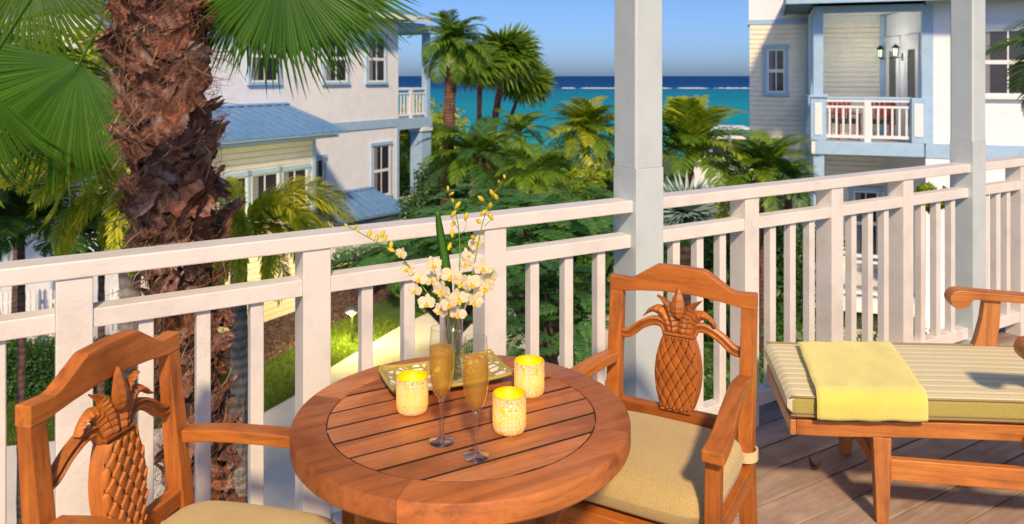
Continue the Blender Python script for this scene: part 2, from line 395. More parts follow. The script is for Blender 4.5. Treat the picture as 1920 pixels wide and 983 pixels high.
# big roof above the wall, hipped towards the sea
metal_roof(LH, 'main_roof', (-11.1, 4.2, 5.1), (-4.6, 4.2, 5.1), (.9, -.7, WT+.02), (-11.1, -.7, WT+.02), 20)
metal_roof(LH, 'hip_roof', (-4.6, 4.2, 5.1), (-4.6, 4.3, 5.1), (.9, 9.7, WT+.02), (.9, -.7, WT+.02), 14)
MB().box(-11.1, .9, -.72, -.66, WT-.12, WT+.05).build('gutter', TRIMW, LH)
MB().box(-11.1, .9, -.66, 9.7, WT-.06, WT-.03).build('soffit', TRIMW, LH)
# cream bay with a low metal roof
bx1 = -5.44
by = -1.5
b_ = clap(-9.6, bx1, GZ, .02, by); o = b_.build('bay_siding', HCREAM, LH); o['kind'] = 'stuff'
MB().box(-9.6, bx1, by+.001, -.001, GZ, .03).build('bay_wall', HCREAM, LH)
MB().box(bx1-.1, bx1+.02, by-.05, by+.08, GZ, .02).build('bay_corner_board', TRIMB, LH)
metal_roof(LH, 'bay_roof', (-10, -.03, .72), (bx1+.5, -.03, .72), (bx1+.8, by-.5, .04), (-10, by-.5, .04), 16)
MB().box(-9.9, bx1+.5, by-.4, by+.1, -.1, -.03).build('bay_fascia', TRIMB, LH)
for i in range(4): window(LH, bx1-.75-i*.98, -1.9, -.85, .86, by-.036, 1, True)
# low entrance roof on the long wall
ex0, ex1 = lx(603), lx(696)
metal_roof(LH, 'porch_roof', (ex0, -.03, -2.02), (ex1, -.03, -2.05), (ex1+.3, -1.5, -2.62), (ex0-.9, -1.5, -2.5), 9)
MB().box(ex0, ex1, -1.3, -.03, GZ, -2.75).build('porch_wall', HLIL, LH)
# end porch on the sea side
MB().box(.03, 1.9, -.02, 3, -.28, .08).build('balcony_floor', TRIMB, LH)
MB().box(1.62, 1.84, .02, .24, .08, 3.2).build('balcony_post', TRIMB, LH, bevel=.01)
MB().box(1.3, 1.86, 0, .5, GZ, -.42).build('porch_column', TRIMB, LH, bevel=.01)
MB().box(1.25, 1.9, -.05, .55, -.42, -.28).build('column_cap', TRIMW, LH, bevel=.02)
MB().box(.03, 2.1, -.3, 3, 3.0, 3.3).build('balcony_roof_beam', TRIMB, LH)
def small_rail(par, x0, x1, y, z, n_, h=1.02, mat=TRIMW, mid=True, name='balcony_railing'):
    r = MB().box(x0, x1, y-.04, y+.04, z+h-.06, z+h).box(x0, x1, y-.03, y+.03, z+.08, z+.15)
    r.box(x0, x1, y-.03, y+.03, z+h-.2, z+h-.15)
    o = r.build(name, mat, par)
    bal = MB().box(-.022, .022, -.018, .018, 0, h-.35).mesh('baluster', mat)
    for i in range(n_): link('baluster', bal, o, ((x0+(x1-x0)*(i+.5)/n_), y, z+.15))
    if mid: MB().box((x0+x1)/2-.07, (x0+x1)/2+.07, y-.045, y+.045, z, z+h-.001).build('newel', mat, o)
    return o
small_rail(LH, .03, 1.62, .12, .08, 9)
small_rail(LH, .03, 1.3, .12, -3.6, 8)
MB().box(.03, 3.2, -.6, 3, -3.72, -3.6).build('lower_deck', TRIMW, LH)
# far house: local x runs along its front, local y away from the camera
RH = empty('beach_house', (7.19, 18.3, 0), math.atan2(-.316, .949), 'cream sided house with white balcony and blue trim at the right', 'house')
BD = 2.8
MB().box(-1.62, 2.25, BD, BD+5, GZ, 2.93).build('back_wall', HCREAM, RH)
o = clap(-1.62, 2.25, GZ, 2.93, BD, .13).build('back_siding', HCREAM, RH); o['kind'] = 'stuff'
MB().box(-1.68, 2.249, BD-.05, BD+5, 2.93, 3.06).build('band_board', TRIMB, RH)
MB().box(-1.64, 1.2, BD-.02, BD+5, 3.06, 4.9).build('gable_wall', HLIL, RH)
metal_roof(RH, 'tower_roof', (-.3, BD+2.4, 6.0), (-.1, BD+2.4, 6.0), (1.7, BD-.6, 4.92), (-2.2, BD-.6, 4.92), 8)
metal_roof(RH, 'tower_roof', (-.3, BD+2.5, 6.0), (-.3, BD+2.4, 6.0), (-2.2, BD-.6, 4.92), (-2.2, BD+5.5, 4.92), 10)
window(RH, -.93, 1.07, 2.25, .46, BD-.036, curtain=True)
# side wall with french doors
MB().box(2.25, 8, .0, BD+5, GZ, 3.215).build('side_wall', HLIL, RH)
MB().box(2.252, 8, -.025, .1, -.32, .0).build('floor_band', TRIMB, RH)
MB().box(2.17, 2.4, -.03, .12, .0, 3.1).build('corner_board', TRIMB, RH)
MB().box(1.64, 1.756, BD-.15, BD-.03, .0, 3.1).build('inner_corner_board', TRIMB, RH)
MX = Matrix.Translation((2.25, 0, 0)) @ Matrix.Rotation(R(10.1), 4, 'Z') @ Matrix.Translation((-2.25, 0, 0))
MB().prism([(2.249, .0), (2.249, BD-.03), (1.757, BD-.03)], GZ, 3.1, 'z').build('inner_wall', HLIL, RH)
def door(yc):
    d = MB().box(2.20, 2.25, yc-.48, yc-.38, .0, 2.35).box(2.20, 2.25, yc+.38, yc+.48, .0, 2.35).box(2.19, 2.25, yc-.52, yc+.52, 2.35, 2.5).build('door', TRIMW, RH)
    d.matrix_basis = MX
    MB().box(2.215, 2.249, yc-.379, yc+.379, .0, 2.349).build('door_leaf', TRIMW, d)
    MB().box(2.209, 2.2149, yc-.24, yc+.24, .3, 2.15).build('pane', GLASSD, d)
for yc in (.8, 2.1): door(yc)
LGL = plain('lit_lantern_glass', (.6, .66, .55), .3); b_l = LGL.node_tree.nodes['Principled BSDF']; b_l.inputs['Emission Color'].default_value = (.85, 1, .7, 1); b_l.inputs['Emission Strength'].default_value = .6
def lantern(yc, z):
    l = MB().lathe([(0, .22), (.03, .2), (.12, .1), (.13, .07), (.1, .07)], 6, (2.02, yc, z)).lathe([(.07, -.22), (.08, -.2), (.0, -.27)], 6, (2.02, yc, z))
    l.box(2.05, 2.25, yc-.012, yc+.012, z-.26, z-.23).box(2.22, 2.25, yc-.06, yc+.06, z-.35, z-.1)
    for a in range(6): c, s = math.cos(a*1.047), math.sin(a*1.047); l.beam((2.02+.1*c, yc+.1*s, z+.08), (2.02+.075*c, yc+.075*s, z-.2), .014, .014)
    o = l.build('wall_lantern', plain('bronze_metal', (.04, .05, .045), .4, .6), RH); o.matrix_basis = MX @ Matrix.Translation((2.25, yc, z)) @ Matrix.Scale(.74, 4) @ Matrix.Translation((-2.25, -yc, -z))
    MB().lathe([(.092, .06), (.07, -.19)], 6, (2.02, yc, z)).build('lantern_glass', LGL, o)
    ld = bpy.data.lights.new('porch_fill_light', 'POINT'); ld.energy = 9; ld.color = (1, .9, .72); ld.shadow_soft_size = .12; lo = bpy.data.objects.new('porch_fill_light', ld); COL.objects.link(lo); lo.parent = RH; lo.location = (1.25, .45+.4*yc, z-.1)  # added fill for the dark porch, set well away from the lantern
lantern(1.45, 2.15); lantern(2.62, 2.15)
# porch
MB().box(-.08, 2.2, -.12, .05, -.3, .0).build('deck_beam', TRIMB, RH, bevel=.01)
MB().box(-.16, -.08, -.12, BD, -.3, .0).build('side_deck_beam', TRIMW, RH)
MB().box(-.08, 2.249, .05, BD-.03, -.12, -.0).build('porch_floor', plain('pale_porch_boards', (.55, .54, .52), .8), RH)
MB().box(-.1, 2.24, .0, BD-.03, 3.12, 3.15).box(-.1, 2.24, BD-.06, BD-.035, 2.9, 3.12).build('porch_ceiling', TRIMW, RH)
for i, yy in enumerate((.06, 1.35, 2.6)):
    MB().box(-.12, .1, yy-.11, yy+.11, 1.05, 3.15).build('porch_post', TRIMB, RH, bevel=.01)
    o = MB().box(-.18, .16, yy-.17, yy+.17, 0, 1.02).build('post_pedestal', TRIMB, RH, bevel=.01)
    if i == 0:
        MB().box(-.09, .07, yy-.19, yy-.171, .15, .9).build('pedestal_panel', TRIMW, o)
        MB().box(-.22, .20, yy-.21, yy+.21, 1.02, 1.08).build('pedestal_cap', TRIMB, o, bevel=.01)
    MB().box(-.12, .12, yy-.12, yy+.12, GZ, -.3).build('lower_post', TRIMB, RH, bevel=.01)
o = MB().box(1.95, 2.24, -.11, .23, 0, 1.02).build('post_pedestal', TRIMB, RH, bevel=.01); MB().box(2.0, 2.18, -.13, -.111, .15, .9).build('pedestal_panel', TRIMW, o)
small_rail(RH, .17, 1.94, .03, 0, 12, .98)
tr = MB().box(.17, 1.94, -.03, .09, .985, 1.04).build('hand_rail', TRIMB, RH)
for k in range(2):
    y0 = .06+1.26*k+.175; y1_ = y0+.9
    o = MB().box(-.05, .03, y0, y1_, .95, 1.02).box(-.04, .02, y0, y1_, .1, .16).build('side_railing', TRIMW, RH)
    bm_ = MB().box(-.018, .018, -.02, .02, 0, .79).mesh('baluster', TRIMW)
    for j in range(6): link('baluster', bm_, o, (-.01, y0+.9*(j+.5)/6, .16))
MB().box(-.7, 8, -.75, BD+1, 3.22, 3.3).build('roof_soffit', SOFF, RH)
for j in range(18): MB().box(-.68, -.16, -.7+j*.31, -.7+j*.31+.28, 3.19, 3.217).build('soffit_board', SOFF, RH)
MB().box(-.75, -.7, -.8, BD+1, 3.16, 3.5).build('roof_fascia', SOFF, RH)
MB().box(-.75, 8, -.8, -.75, 3.16, 3.5).build('roof_fascia', TRIMB, RH)
metal_roof(RH, 'roof', (3, BD+1.5, 4.9), (9, BD+1.5, 4.9), (9, -.8, 3.52), (-.75, -.8, 3.52), 16)
# beam under the ceiling
MB().box(-.1, 2.2, -.06, .1, 2.98, 3.15).build('porch_header', TRIMB, RH)
MB().box(2.252+.8, 2.252+2.4, -.03, -.0001, 1.15, 2.55).build('picture_window_surround', TRIMB, RH)
window(RH, 3.85, 1.1, 2.55, 1.4, -.031, 2, True, TRIMW)
# lower storey railing
small_rail(RH, .17, 1.94, .03, -3.6, 10, 1.0)
MB().box(-.2, 2.249, -.12, BD-.03, -3.9, -3.6).build('lower_floor', TRIMW, RH)
window(RH, 1.3, -3.2, -1.5, .6, BD-.036)
# red chairs on that balcony
RED = plain('dark_red_stained_wood', (.22, .035, .03), .5); GRN = plain('green_cushion', (.05, .16, .12), .9)
def far_chair(x, y, rz, lab):
    c = empty('balcony_chair', RH.matrix_basis @ Vector((x, y, 0)), RH.rotation_euler.z+rz, lab, 'chair', 'dark red chairs on the far balcony')
    MB().box(-.27, .27, -.25, .25, .38, .43).build('seat', RED, c); MB().box(-.25, .25, -.23, .23, .431, .5).build('cushion', GRN, c)
    for i in range(5): MB().box(-.27+i*.115, -.19+i*.115, .24, .27, .43, .98-.02*abs(i-2)).build('back_slat', RED, c)
    for a in (-.25, .25):
        for b in (-.23, .23): MB().box(a-.025, a+.025, b-.025, b+.025, 0, .38).build('leg', RED, c)
        MB().box(a-.04, a+.04, -.28, .27, .6, .63).build('arm', RED, c); MB().box(a-.02, a+.02, -.25, -.21, .43, .6).build('arm_post', RED, c)
far_chair(.62, .75, R(20), 'dark red chair with green cushion at the left behind the far balcony railing')
far_chair(1.42, .85, R(-15), 'dark red chair with green cushion behind the right half of the far balcony railing')
MB()
# ------------------------------------------------------------------ furniture
def smooth_path(P, n=24):                    # catmull-rom through points
    P = [Vector(p) for p in P]; Q = [P[0]*2-P[1]]+P+[P[-1]*2-P[-2]]; out = []
    seg = len(P)-1
    for i in range(n+1):
        t = i/n*seg; k = min(int(t), seg-1); u = t-k; a, b, c, d = Q[k:k+4]
        out.append(.5*((2*b)+(-a+c)*u+(2*a-5*b+4*c-d)*u*u+(-a+3*b-3*c+d)*u**3))
    return out
def fabric(name, c, c2, fs=105, bmp=.9):
    m, n, b = newmat(name); v = coords(n, jitter=False); w = nd(n, "ShaderNodeTexWave"); w.wave_type = 'BANDS'; w.bands_direction = 'DIAGONAL'
    w.inputs['Scale'].default_value = fs; w.inputs['Distortion'].default_value = .6; w.inputs['Detail'].default_value = 2; n.links.new(v, w.inputs['Vector'])
    w2 = noise(n, v, 420, 3, .7); big = noise(n, v, 6, 3)
    c0 = ramp(n, w.outputs['Fac'], [(.2, c2), (.7, c)]); c0 = mix(n, c0, ramp(n, w2, [(.35, (.6, .6, .55)), (.65, (1.15, 1.15, 1.1))]), .7, 'MULTIPLY')
    n.links.new(mix(n, c0, ramp(n, big, [(.3, (.85, .85, .85)), (.7, (1.08, 1.08, 1.05))]), .6, 'MULTIPLY'), b.inputs['Base Color'])
    b.inputs['Roughness'].default_value = .9; b.inputs['Sheen Weight'].default_value = .25
    bp = bump(n, b, w.outputs['Fac'], bmp, .0015); bump(n, b, w2, .3, .001, bp); return m
SEATF = fabric('tan_seat_fabric', (.78, .60, .26), (.46, .34, .12))
PIPE = fabric('tan_piping_fabric', (.62, .48, .22), (.5, .36, .14), 300)
CARVE = wood('carved_teak', TEAK, 'z', rough=.45, dark=.55)
n_ = CARVE.node_tree; b_ = n_.nodes['Principled BSDF']; old_ = b_.inputs['Base Color'].links[0].from_socket; ge_ = nd(n_, "ShaderNodeNewGeometry")   # recess shade painted into the carving by pointiness
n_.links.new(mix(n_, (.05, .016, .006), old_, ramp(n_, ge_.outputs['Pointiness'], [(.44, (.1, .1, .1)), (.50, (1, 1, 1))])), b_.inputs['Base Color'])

def blade(par, pts, w, name='carved_leaf', th=.02, notch=True, y0=0, rung=9):
    P = smooth_path([(x, 0, z) for x, z in pts], 26); prof = []
    for i in range(27):
        t = i/26; q = w*(.55+.45*math.sin(math.pi*min(1, t*1.15+.18)))*(1 if t < .62 else max(.06, (1-t)/.38)**.75)
        h = th*(.82+(.2*abs(math.sin(rung*math.pi*t)) if notch else .1)); e = th*.42
        prof.append([(-q, 0), (-q, e), (-q*.5, h*.86), (0, h*1.1 if notch else h*.7), (q*.5, h*.86), (q, e), (q, 0)])
    return MB().sweep(P, prof, [(0, -1, 0)]*27).build(name, CARVE, par, smooth=False, loc=(0, y0, 0))

def make_chair():
    r = empty('dining_chair', (0, 0, 0))
    yb = lambda z: .215+(.045*(z-.45)/.45 if z > .45 else .06*(.45-z)/.45)
    for s in (-1, 1):
        x0, x1 = sorted((s*.225, s*.183))
        side = [(yb(0)-.02, 0), (yb(0)+.02, 0), (.215+.026, .45), (yb(.862)+.014, .862), (yb(.862)-.018, .862), (.215-.024, .45)]
        MB().prism(side, x0, x1, 'x').build('back_post', WZ, r, bevel=.003)
    yc = yb(.9)
    top = [(-.225, .857), (-.18, .857), (-.12, .866), (-.05, .873), (.05, .873), (.12, .866), (.18, .857), (.225, .857), (.225, .9), (.165, .897), (.15, .902), (.078, .948), (.07, .95), (0, .953), (-.07, .95), (-.078, .948), (-.15, .902), (-.165, .897), (-.225, .9)]
    MB().prism(top, yc-.024, yc+.013).build('crest_rail', WX, r, bevel=.003)
    MB().box(-.1828, .1828, yb(.52)-.018, yb(.52)+.014, .495, .535).build('lower_back_rail', WX, r, bevel=.003)
    # carved pineapple: its own frame leans with the back
    pn = empty('pineapple_splat'); pn.parent = r; pn.location = (0, yb(.53)-.004, .53); pn.rotation_euler = (-math.atan(.1), 0, 0)
    def wdt(t): return .0435+.027*math.sin(math.pi*(t*.93+.04))**.8
    H = .225
    NU, NV = 61, 121
    def hgt(t, q):
        v = t*8.2+.3; best = 0
        for k in range(int(v)+1, int(v)-3, -1): pass
        k = int(math.floor(v))
        for kk in (k-1, k):
            b = (v-kk)/1.75
            if b < 0 or b > 1: continue
            off = .5*(kk % 2); a = (q*2.3+off+100) % 1-.5
            lim = .5*(1-max(0, (b-.35)/.65)**1.6)
            if abs(a) < lim:
                ed = (lim-abs(a))/.5
                return (.2+.8*b)*(1-.5*(abs(a)/.5)**2)*min(1, .25+ed*5)
        return .0
    def front(u, v):
        q = 2*u-1; w = wdt(v); x = q*w; rnd = (1-abs(q)**3.2)**.5
        h = .011+.014*rnd+.013*hgt(v, q)*min(1, rnd*1.5)
        if abs(q) > .999: h = 0
        return (x, -h, .01+v*(H-.02))
    g = MB().grid(front, NU, NV)
    g.add([(wdt(j/20)*q, .012, .01+j/20*(H-.02)) for j in range(21) for q in (-1, 1)], [(2*j, 2*j+1, 2*j+3, 2*j+2) for j in range(20)])
    g.add([(wdt(j/20)*q, yy, .01+j/20*(H-.02)) for q in (-1, 1) for j in range(21) for yy in (.012, 0)], [(s*42+2*j, s*42+2*j+1, s*42+2*j+3, s*42+2*j+2) for s in (0, 1) for j in range(20)])
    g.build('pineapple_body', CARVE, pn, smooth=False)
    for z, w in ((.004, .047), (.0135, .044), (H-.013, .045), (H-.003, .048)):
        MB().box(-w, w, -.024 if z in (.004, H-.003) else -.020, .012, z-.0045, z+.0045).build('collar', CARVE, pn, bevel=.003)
    z0 = H+.002
    blade(pn, [(0, z0), (0, z0+.06)], .02, th=.012, y0=0)
    tipw = [(0, z0+.045), (0, z0+.08), (0, z0+.137)]
    P = smooth_path([(x, 0, z) for x, z in tipw], 16); prof = []
    for i in range(17):
        t = i/16; q = .0205*math.sin(math.pi*(.12+.88*t))**.8+.0005
        h = .006+.012*math.sin(math.pi*(.1+.9*t))+.002*abs(math.sin(5*math.pi*t)); prof.append([(-q, 0), (-q, h*.5), (0, h), (q, h*.5), (q, 0)])
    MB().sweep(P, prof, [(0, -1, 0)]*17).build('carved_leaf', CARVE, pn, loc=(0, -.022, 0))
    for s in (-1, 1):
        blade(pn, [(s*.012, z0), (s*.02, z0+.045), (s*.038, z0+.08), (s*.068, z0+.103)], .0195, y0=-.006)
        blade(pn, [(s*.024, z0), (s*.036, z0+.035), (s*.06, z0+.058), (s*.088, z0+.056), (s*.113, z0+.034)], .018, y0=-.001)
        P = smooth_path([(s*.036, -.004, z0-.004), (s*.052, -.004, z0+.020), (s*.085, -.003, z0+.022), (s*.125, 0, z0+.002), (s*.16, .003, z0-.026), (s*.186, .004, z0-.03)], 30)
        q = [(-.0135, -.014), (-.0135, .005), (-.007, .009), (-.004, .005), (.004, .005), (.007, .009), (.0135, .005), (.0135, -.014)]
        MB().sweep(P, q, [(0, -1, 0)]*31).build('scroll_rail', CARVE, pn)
    # arms: level boards on front posts
    for s in (-1, 1):
        P = smooth_path([(s*.2035, .205, .662), (s*.208, .1, .672), (s*.225, -.05, .668), (s*.238, -.18, .655), (s*.24, -.262, .648)], 14)
        MB().sweep(P, [[(-.021-.006*i/14, -.016), (.021+.006*i/14, -.016), (.021+.006*i/14, .014), (-.021-.006*i/14, .014)] for i in range(15)]).build('arm', WY, r, bevel=.004)
        MB().beam((s*.222, -.222, 0), (s*.232, -.215, .637), .036, .036, (0, 1, 0)).build('front_leg', WZ, r, bevel=.003)
        x0, x1 = sorted((s*.196, s*.222)); MB().box(x0, x1, -.2, .194, .365, .42).build('side_apron', WY, r, bevel=.003)
        x0, x1 = sorted((s*.206, s*.226)); MB().box(x0, x1, -.2, .23, .14, .175).build('side_stretcher', WY, r, bevel=.003)
    MB().box(-.205, .205, -.235, -.208, .365, .42).build('front_apron', WX, r, bevel=.003)
    MB().box(-.1829, .1829, .2, .225, .365, .42).build('rear_apron', WX, r, bevel=.003)
    for i in range(7): MB().box(-.195, .195, -.2+i*.056, -.152+i*.056, .402, .418).build('seat_slat', WX, r)
    return r
chair = make_chair()
RC, LC = (.385, 2.145), (-.637, 1.653)
chair.location = (*RC, 0); chair.rotation_euler.z = R(-30)
tag(chair, 'teak armchair with carved pineapple back right of the table, in front of the blue post', 'chair', 'carved pineapple armchairs')
ch2 = copy_tree(chair); ch2.location = (*LC, 0); ch2.rotation_euler.z = R(77.3)
tag(ch2, 'teak armchair with carved pineapple back at the lower left', 'chair', 'carved pineapple armchairs')

def cushion_mb(w, d, t, puff=.012, ex=7, n=41):
    def surf(sgn):
        def f(u, v):
            a, b = 2*u-1, 2*v-1
            a, b = math.copysign(abs(a)**.6, a), math.copysign(abs(b)**.6, b)
            rr = (abs(a)**ex+abs(b)**ex)**(1/ex); m = max(abs(a), abs(b)); k = m/rr if rr > 1e-6 else 1
            x, y = a*k, b*k; e = min(1, m)
            z = sgn*(t/2*(1-e**9)**.45+puff*(1-a*a)*(1-b*b)*(1 if sgn > 0 else 0))
            return (x*w/2, y*d/2, z)
        return f
    m = MB().grid(surf(1), n, n); m.grid(surf(-1), n, n); return m
def seat_cushion(chair_o, lab):
    c = empty('seat_cushion', chair_o.matrix_basis @ Vector((0, -.012, .470)), chair_o.rotation_euler.z, lab, 'cushion', 'tan seat cushions')
    pad = cushion_mb(.44, .43, .10, .02, 6)
    o = pad.build('pad', SEATF, c, smooth=True)
    pts = []
    for zz in ():
        p = []
        for i in range(81):
            t = 2*math.pi*i/80; cx, sy = math.cos(t), math.sin(t); ex = 6.5; rr = (abs(cx)**ex+abs(sy)**ex)**(1/ex)
            p.append((cx/rr*.217, sy/rr*.212, zz))
        MB().tube(p, .0042, 6, False).build('piping', PIPE, c, smooth=True)
    for s in (-1, 1):
        P = [(s*.17+s*.03*math.cos(a)+s*.034, .227+.034*math.sin(a), -.018) for a in np.linspace(0, 2*math.pi, 20)]
        MB().sweep(P, [(-.003, -.014), (.003, -.014), (.003, .014), (-.003, .014)]).build('tie_strap', plain('cream_strap', (.72, .58, .3), .9), c)
    return c
seat_cushion(chair, 'tan ribbed seat cushion tied to the armchair on the right of the table')
seat_cushion(ch2, 'tan ribbed seat cushion on the armchair at the lower left')

# table
TZ = .74
tb = empty('round_table', (-.116, 1.83, 0), R(30.2), 'round teak table with slatted top set with candles and champagne', 'table')
RO, RI = .39, .311; TT = .05
for i in range(4):
    a0, a1 = R(45+90*i)+.0012, R(135+90*i)-.0012; N = 30; pts = []
    vs = []; m = MB()
    prof = [(RI, TZ-.026), (RI, TZ-.002), (RI+.002, TZ), (RO-.006, TZ), (RO-.002, TZ-.0015), (RO, TZ-.006), (RO, TZ-TT+.006), (RO-.005, TZ-TT), (RI+.02, TZ-TT), (RI+.02, TZ-.026)]
    k = len(prof)
    for j in range(N+1):
        a = a0+(a1-a0)*j/N
        for r_, z in prof: vs.append((r_*math.cos(a), r_*math.sin(a), z))
    fs = [(j*k+q, j*k+(q+1) % k, (j+1)*k+(q+1) % k, (j+1)*k+q) for j in range(N) for q in range(k)]+[tuple(range(k)), tuple(N*k+q for q in range(k-1, -1, -1))]
    o = m.add(vs, fs).build('rim_segment', RIM, tb, smooth=False)
    o.data.polygons.foreach_set('use_smooth', [len(p.vertices) == 4 for p in o.data.polygons])
    o.data.set_sharp_from_angle(angle=R(28))
GRV = plain('slat_gap_shade', (.045, .018, .008), .8)  # gap shade painted as a dark colour on the slat sides
NS = 8; pitch = 2*(RI-.003)/NS
for i in range(NS):
    y0, y1_ = -RI+.003+i*pitch+.0038, -RI+.003+(i+1)*pitch-.0038; Rr = RI-.0025; a = []
    xs = []
    for j in range(9):
        y = y0+(y1_-y0)*j/8; x = math.sqrt(max(0, Rr*Rr-y*y)); xs.append((x, y))
    pts = [p for p in xs if p[0] > .004]; pts = pts+[(-p[0], p[1]) for p in reversed(pts)]
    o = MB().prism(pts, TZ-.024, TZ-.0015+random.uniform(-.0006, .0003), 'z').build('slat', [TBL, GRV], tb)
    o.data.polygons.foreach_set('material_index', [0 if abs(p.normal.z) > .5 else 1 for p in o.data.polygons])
MB().box(-.3, .3, -.04, .04, TZ-.056, TZ-.0265).build('cross_batten', RIM, tb); MB().box(-.04, .04, -.3, -.041, TZ-.056, TZ-.0265).box(-.04, .04, .041, .3, TZ-.056, TZ-.0265).build('cross_batten', RIM, tb)
for a in (15, 105, 195, 285):
    c, s = math.cos(R(a)), math.sin(R(a)); P = smooth_path([(.27*c, .27*s, TZ-.051), (.25*c, .25*s, .5), (.22*c, .22*s, .3), (.29*c, .29*s, 0)], 12)
    MB().sweep(P, [(-.026, -.02), (.026, -.02), (.026, .02), (-.026, .02)], [(-s, c, 0)]*13).build('leg', WZ, tb, bevel=.004)
MB().lathe([(.255, .56), (.255, .66), (.23, .66), (.23, .56)], 40, close=True).build('apron', WX, tb, bevel=.002)

# glass
def glassmat(name, tintc=(1, 1, 1), gloss=1.0, power=.0):
    m, n, b = newmat(name); out = n.nodes['Material Output']
    tr = nd(n, "ShaderNodeBsdfTransparent"); tr.inputs[0].default_value = (*tintc, 1); gl = nd(n, "ShaderNodeBsdfGlossy"); gl.inputs['Roughness'].default_value = .03
    fr = nd(n, "ShaderNodeLayerWeight"); fr.inputs[0].default_value = .5; pw = nd(n, "ShaderNodeMath", operation='POWER'); pw.inputs[1].default_value = 2.6; n.links.new(fr.outputs['Facing'], pw.inputs[0])
    ml = nd(n, "ShaderNodeMath", operation='MULTIPLY_ADD'); ml.inputs[1].default_value = gloss*.55; ml.inputs[2].default_value = power+.03
    n.links.new(pw.outputs[0], ml.inputs[0]); mx = nd(n, "ShaderNodeMixShader"); n.links.new(ml.outputs[0], mx.inputs[0]); n.links.new(tr.outputs[0], mx.inputs[1]); n.links.new(gl.outputs[0], mx.inputs[2])
    n.links.new(mx.outputs[0], out.inputs[0]); return m
THIN = glassmat('clear_glass', (.97, .98, .97), 1.4, .02)
SOLID = glassmat('solid_clear_glass', (.97, .97, .97), 1.9, .09)
CHAMP0, n_, b_ = newmat('champagne_body'); b_.inputs['Base Color'].default_value = (1, .60, .10, 1); b_.inputs['Transmission Weight'].default_value = .78; b_.inputs['Roughness'].default_value = .03; b_.inputs['IOR'].default_value = 1.22

tr_ = nd(n_, "ShaderNodeBsdfTranslucent"); tr_.inputs[0].default_value = (1, .55, .08, 1); mx_ = nd(n_, "ShaderNodeMixShader"); mx_.inputs[0].default_value = .45
n_.links.new(b_.outputs[0], mx_.inputs[1]); n_.links.new(tr_.outputs[0], mx_.inputs[2]); n_.links.new(mx_.outputs[0], n_.nodes['Material Output'].inputs[0])
CHAMP = glassmat('champagne', (1, .78, .26), .5, .0); n_ = CHAMP.node_tree; df_ = nd(n_, "ShaderNodeBsdfTranslucent"); df_.inputs[0].default_value = (1, .78, .25, 1)
d2_ = nd(n_, "ShaderNodeBsdfDiffuse"); d2_.inputs[0].default_value = (1, .68, .18, 1); ad_ = nd(n_, "ShaderNodeMixShader"); n_.links.new(df_.outputs[0], ad_.inputs[1]); n_.links.new(d2_.outputs[0], ad_.inputs[2])
mo_ = n_.nodes['Material Output']; old_ = mo_.inputs[0].links[0].from_socket; mx_ = nd(n_, "ShaderNodeMixShader"); mx_.inputs[0].default_value = .28; n_.links.new(old_, mx_.inputs[1]); n_.links.new(ad_.outputs[0], mx_.inputs[2]); n_.links.new(mx_.outputs[0], mo_.inputs[0])
BUB = plain('bubble', (1, .85, .5), .2)
def flute(x, y, lab):
    g = empty('champagne_flute', (x, y, TZ+.0005), 0, lab, 'champagne glass', 'champagne flutes on the table')
    MB().lathe([(0, .0), (.028, 0), (.0285, .0012), (.026, .0025), (.012, .006), (.006, .010), (.0045, .016), (.0042, .06), (.0042, .075), (.006, .087), (.0085, .094), (0, .094)], 40).build('stem', SOLID, g, smooth=True)
    bowl = [(.004, .0935), (.0095, .0955), (.0155, .103), (.0205, .115), (.0245, .132), (.0267, .152), (.0275, .172), (.0272, .19), (.0262, .210), (.0247, .228), (.0233, .245)]
    o = MB().lathe(bowl, 48).build('bowl', THIN, g, smooth=True)
    MB().lathe([(.0233+.0007*math.cos(a), .245+.0007*math.sin(a)) for a in np.linspace(0, 2*math.pi, 9)[:-1]], 48, close=True).build('lip', SOLID, g, smooth=True)
    lq = [(0, .0975)]+[(max(.002, r_-.0012), z+.002) for r_, z in bowl[1:8]]+[(.0262, .203), (.0235, .202), (0, .2018)]
    l = MB().lathe(lq, 48).build('champagne', CHAMP, g, smooth=True)
    bm_ = MB()
    for i in range(150):
        a = random.random()*6.28; z = random.uniform(.125, .2); rad = .0225*math.sqrt(random.random())
        if i > 105: z = .2025; rad = .0238+random.uniform(-.0012, .0006)
        q = random.uniform(.0003, .0007); c = (rad*math.cos(a), rad*math.sin(a), z)
        bm_.add([(c[0]+q, c[1], c[2]), (c[0]-q, c[1], c[2]), (c[0], c[1]+q, c[2]), (c[0], c[1]-q, c[2]), (c[0], c[1], c[2]+q), (c[0], c[1], c[2]-q)], [(0, 2, 4), (2, 1, 4), (1, 3, 4), (3, 0, 4), (2, 0, 5), (1, 2, 5), (3, 1, 5), (0, 3, 5)])
    o = bm_.build('bubbles', BUB, g, smooth=True); o['kind'] = 'stuff'
    return g
flute(-.152, 1.685, 'champagne flute filled with golden champagne, the one farther back on the table')
flute(-.0755, 1.621, 'champagne flute filled with golden champagne, the one nearest the table front')

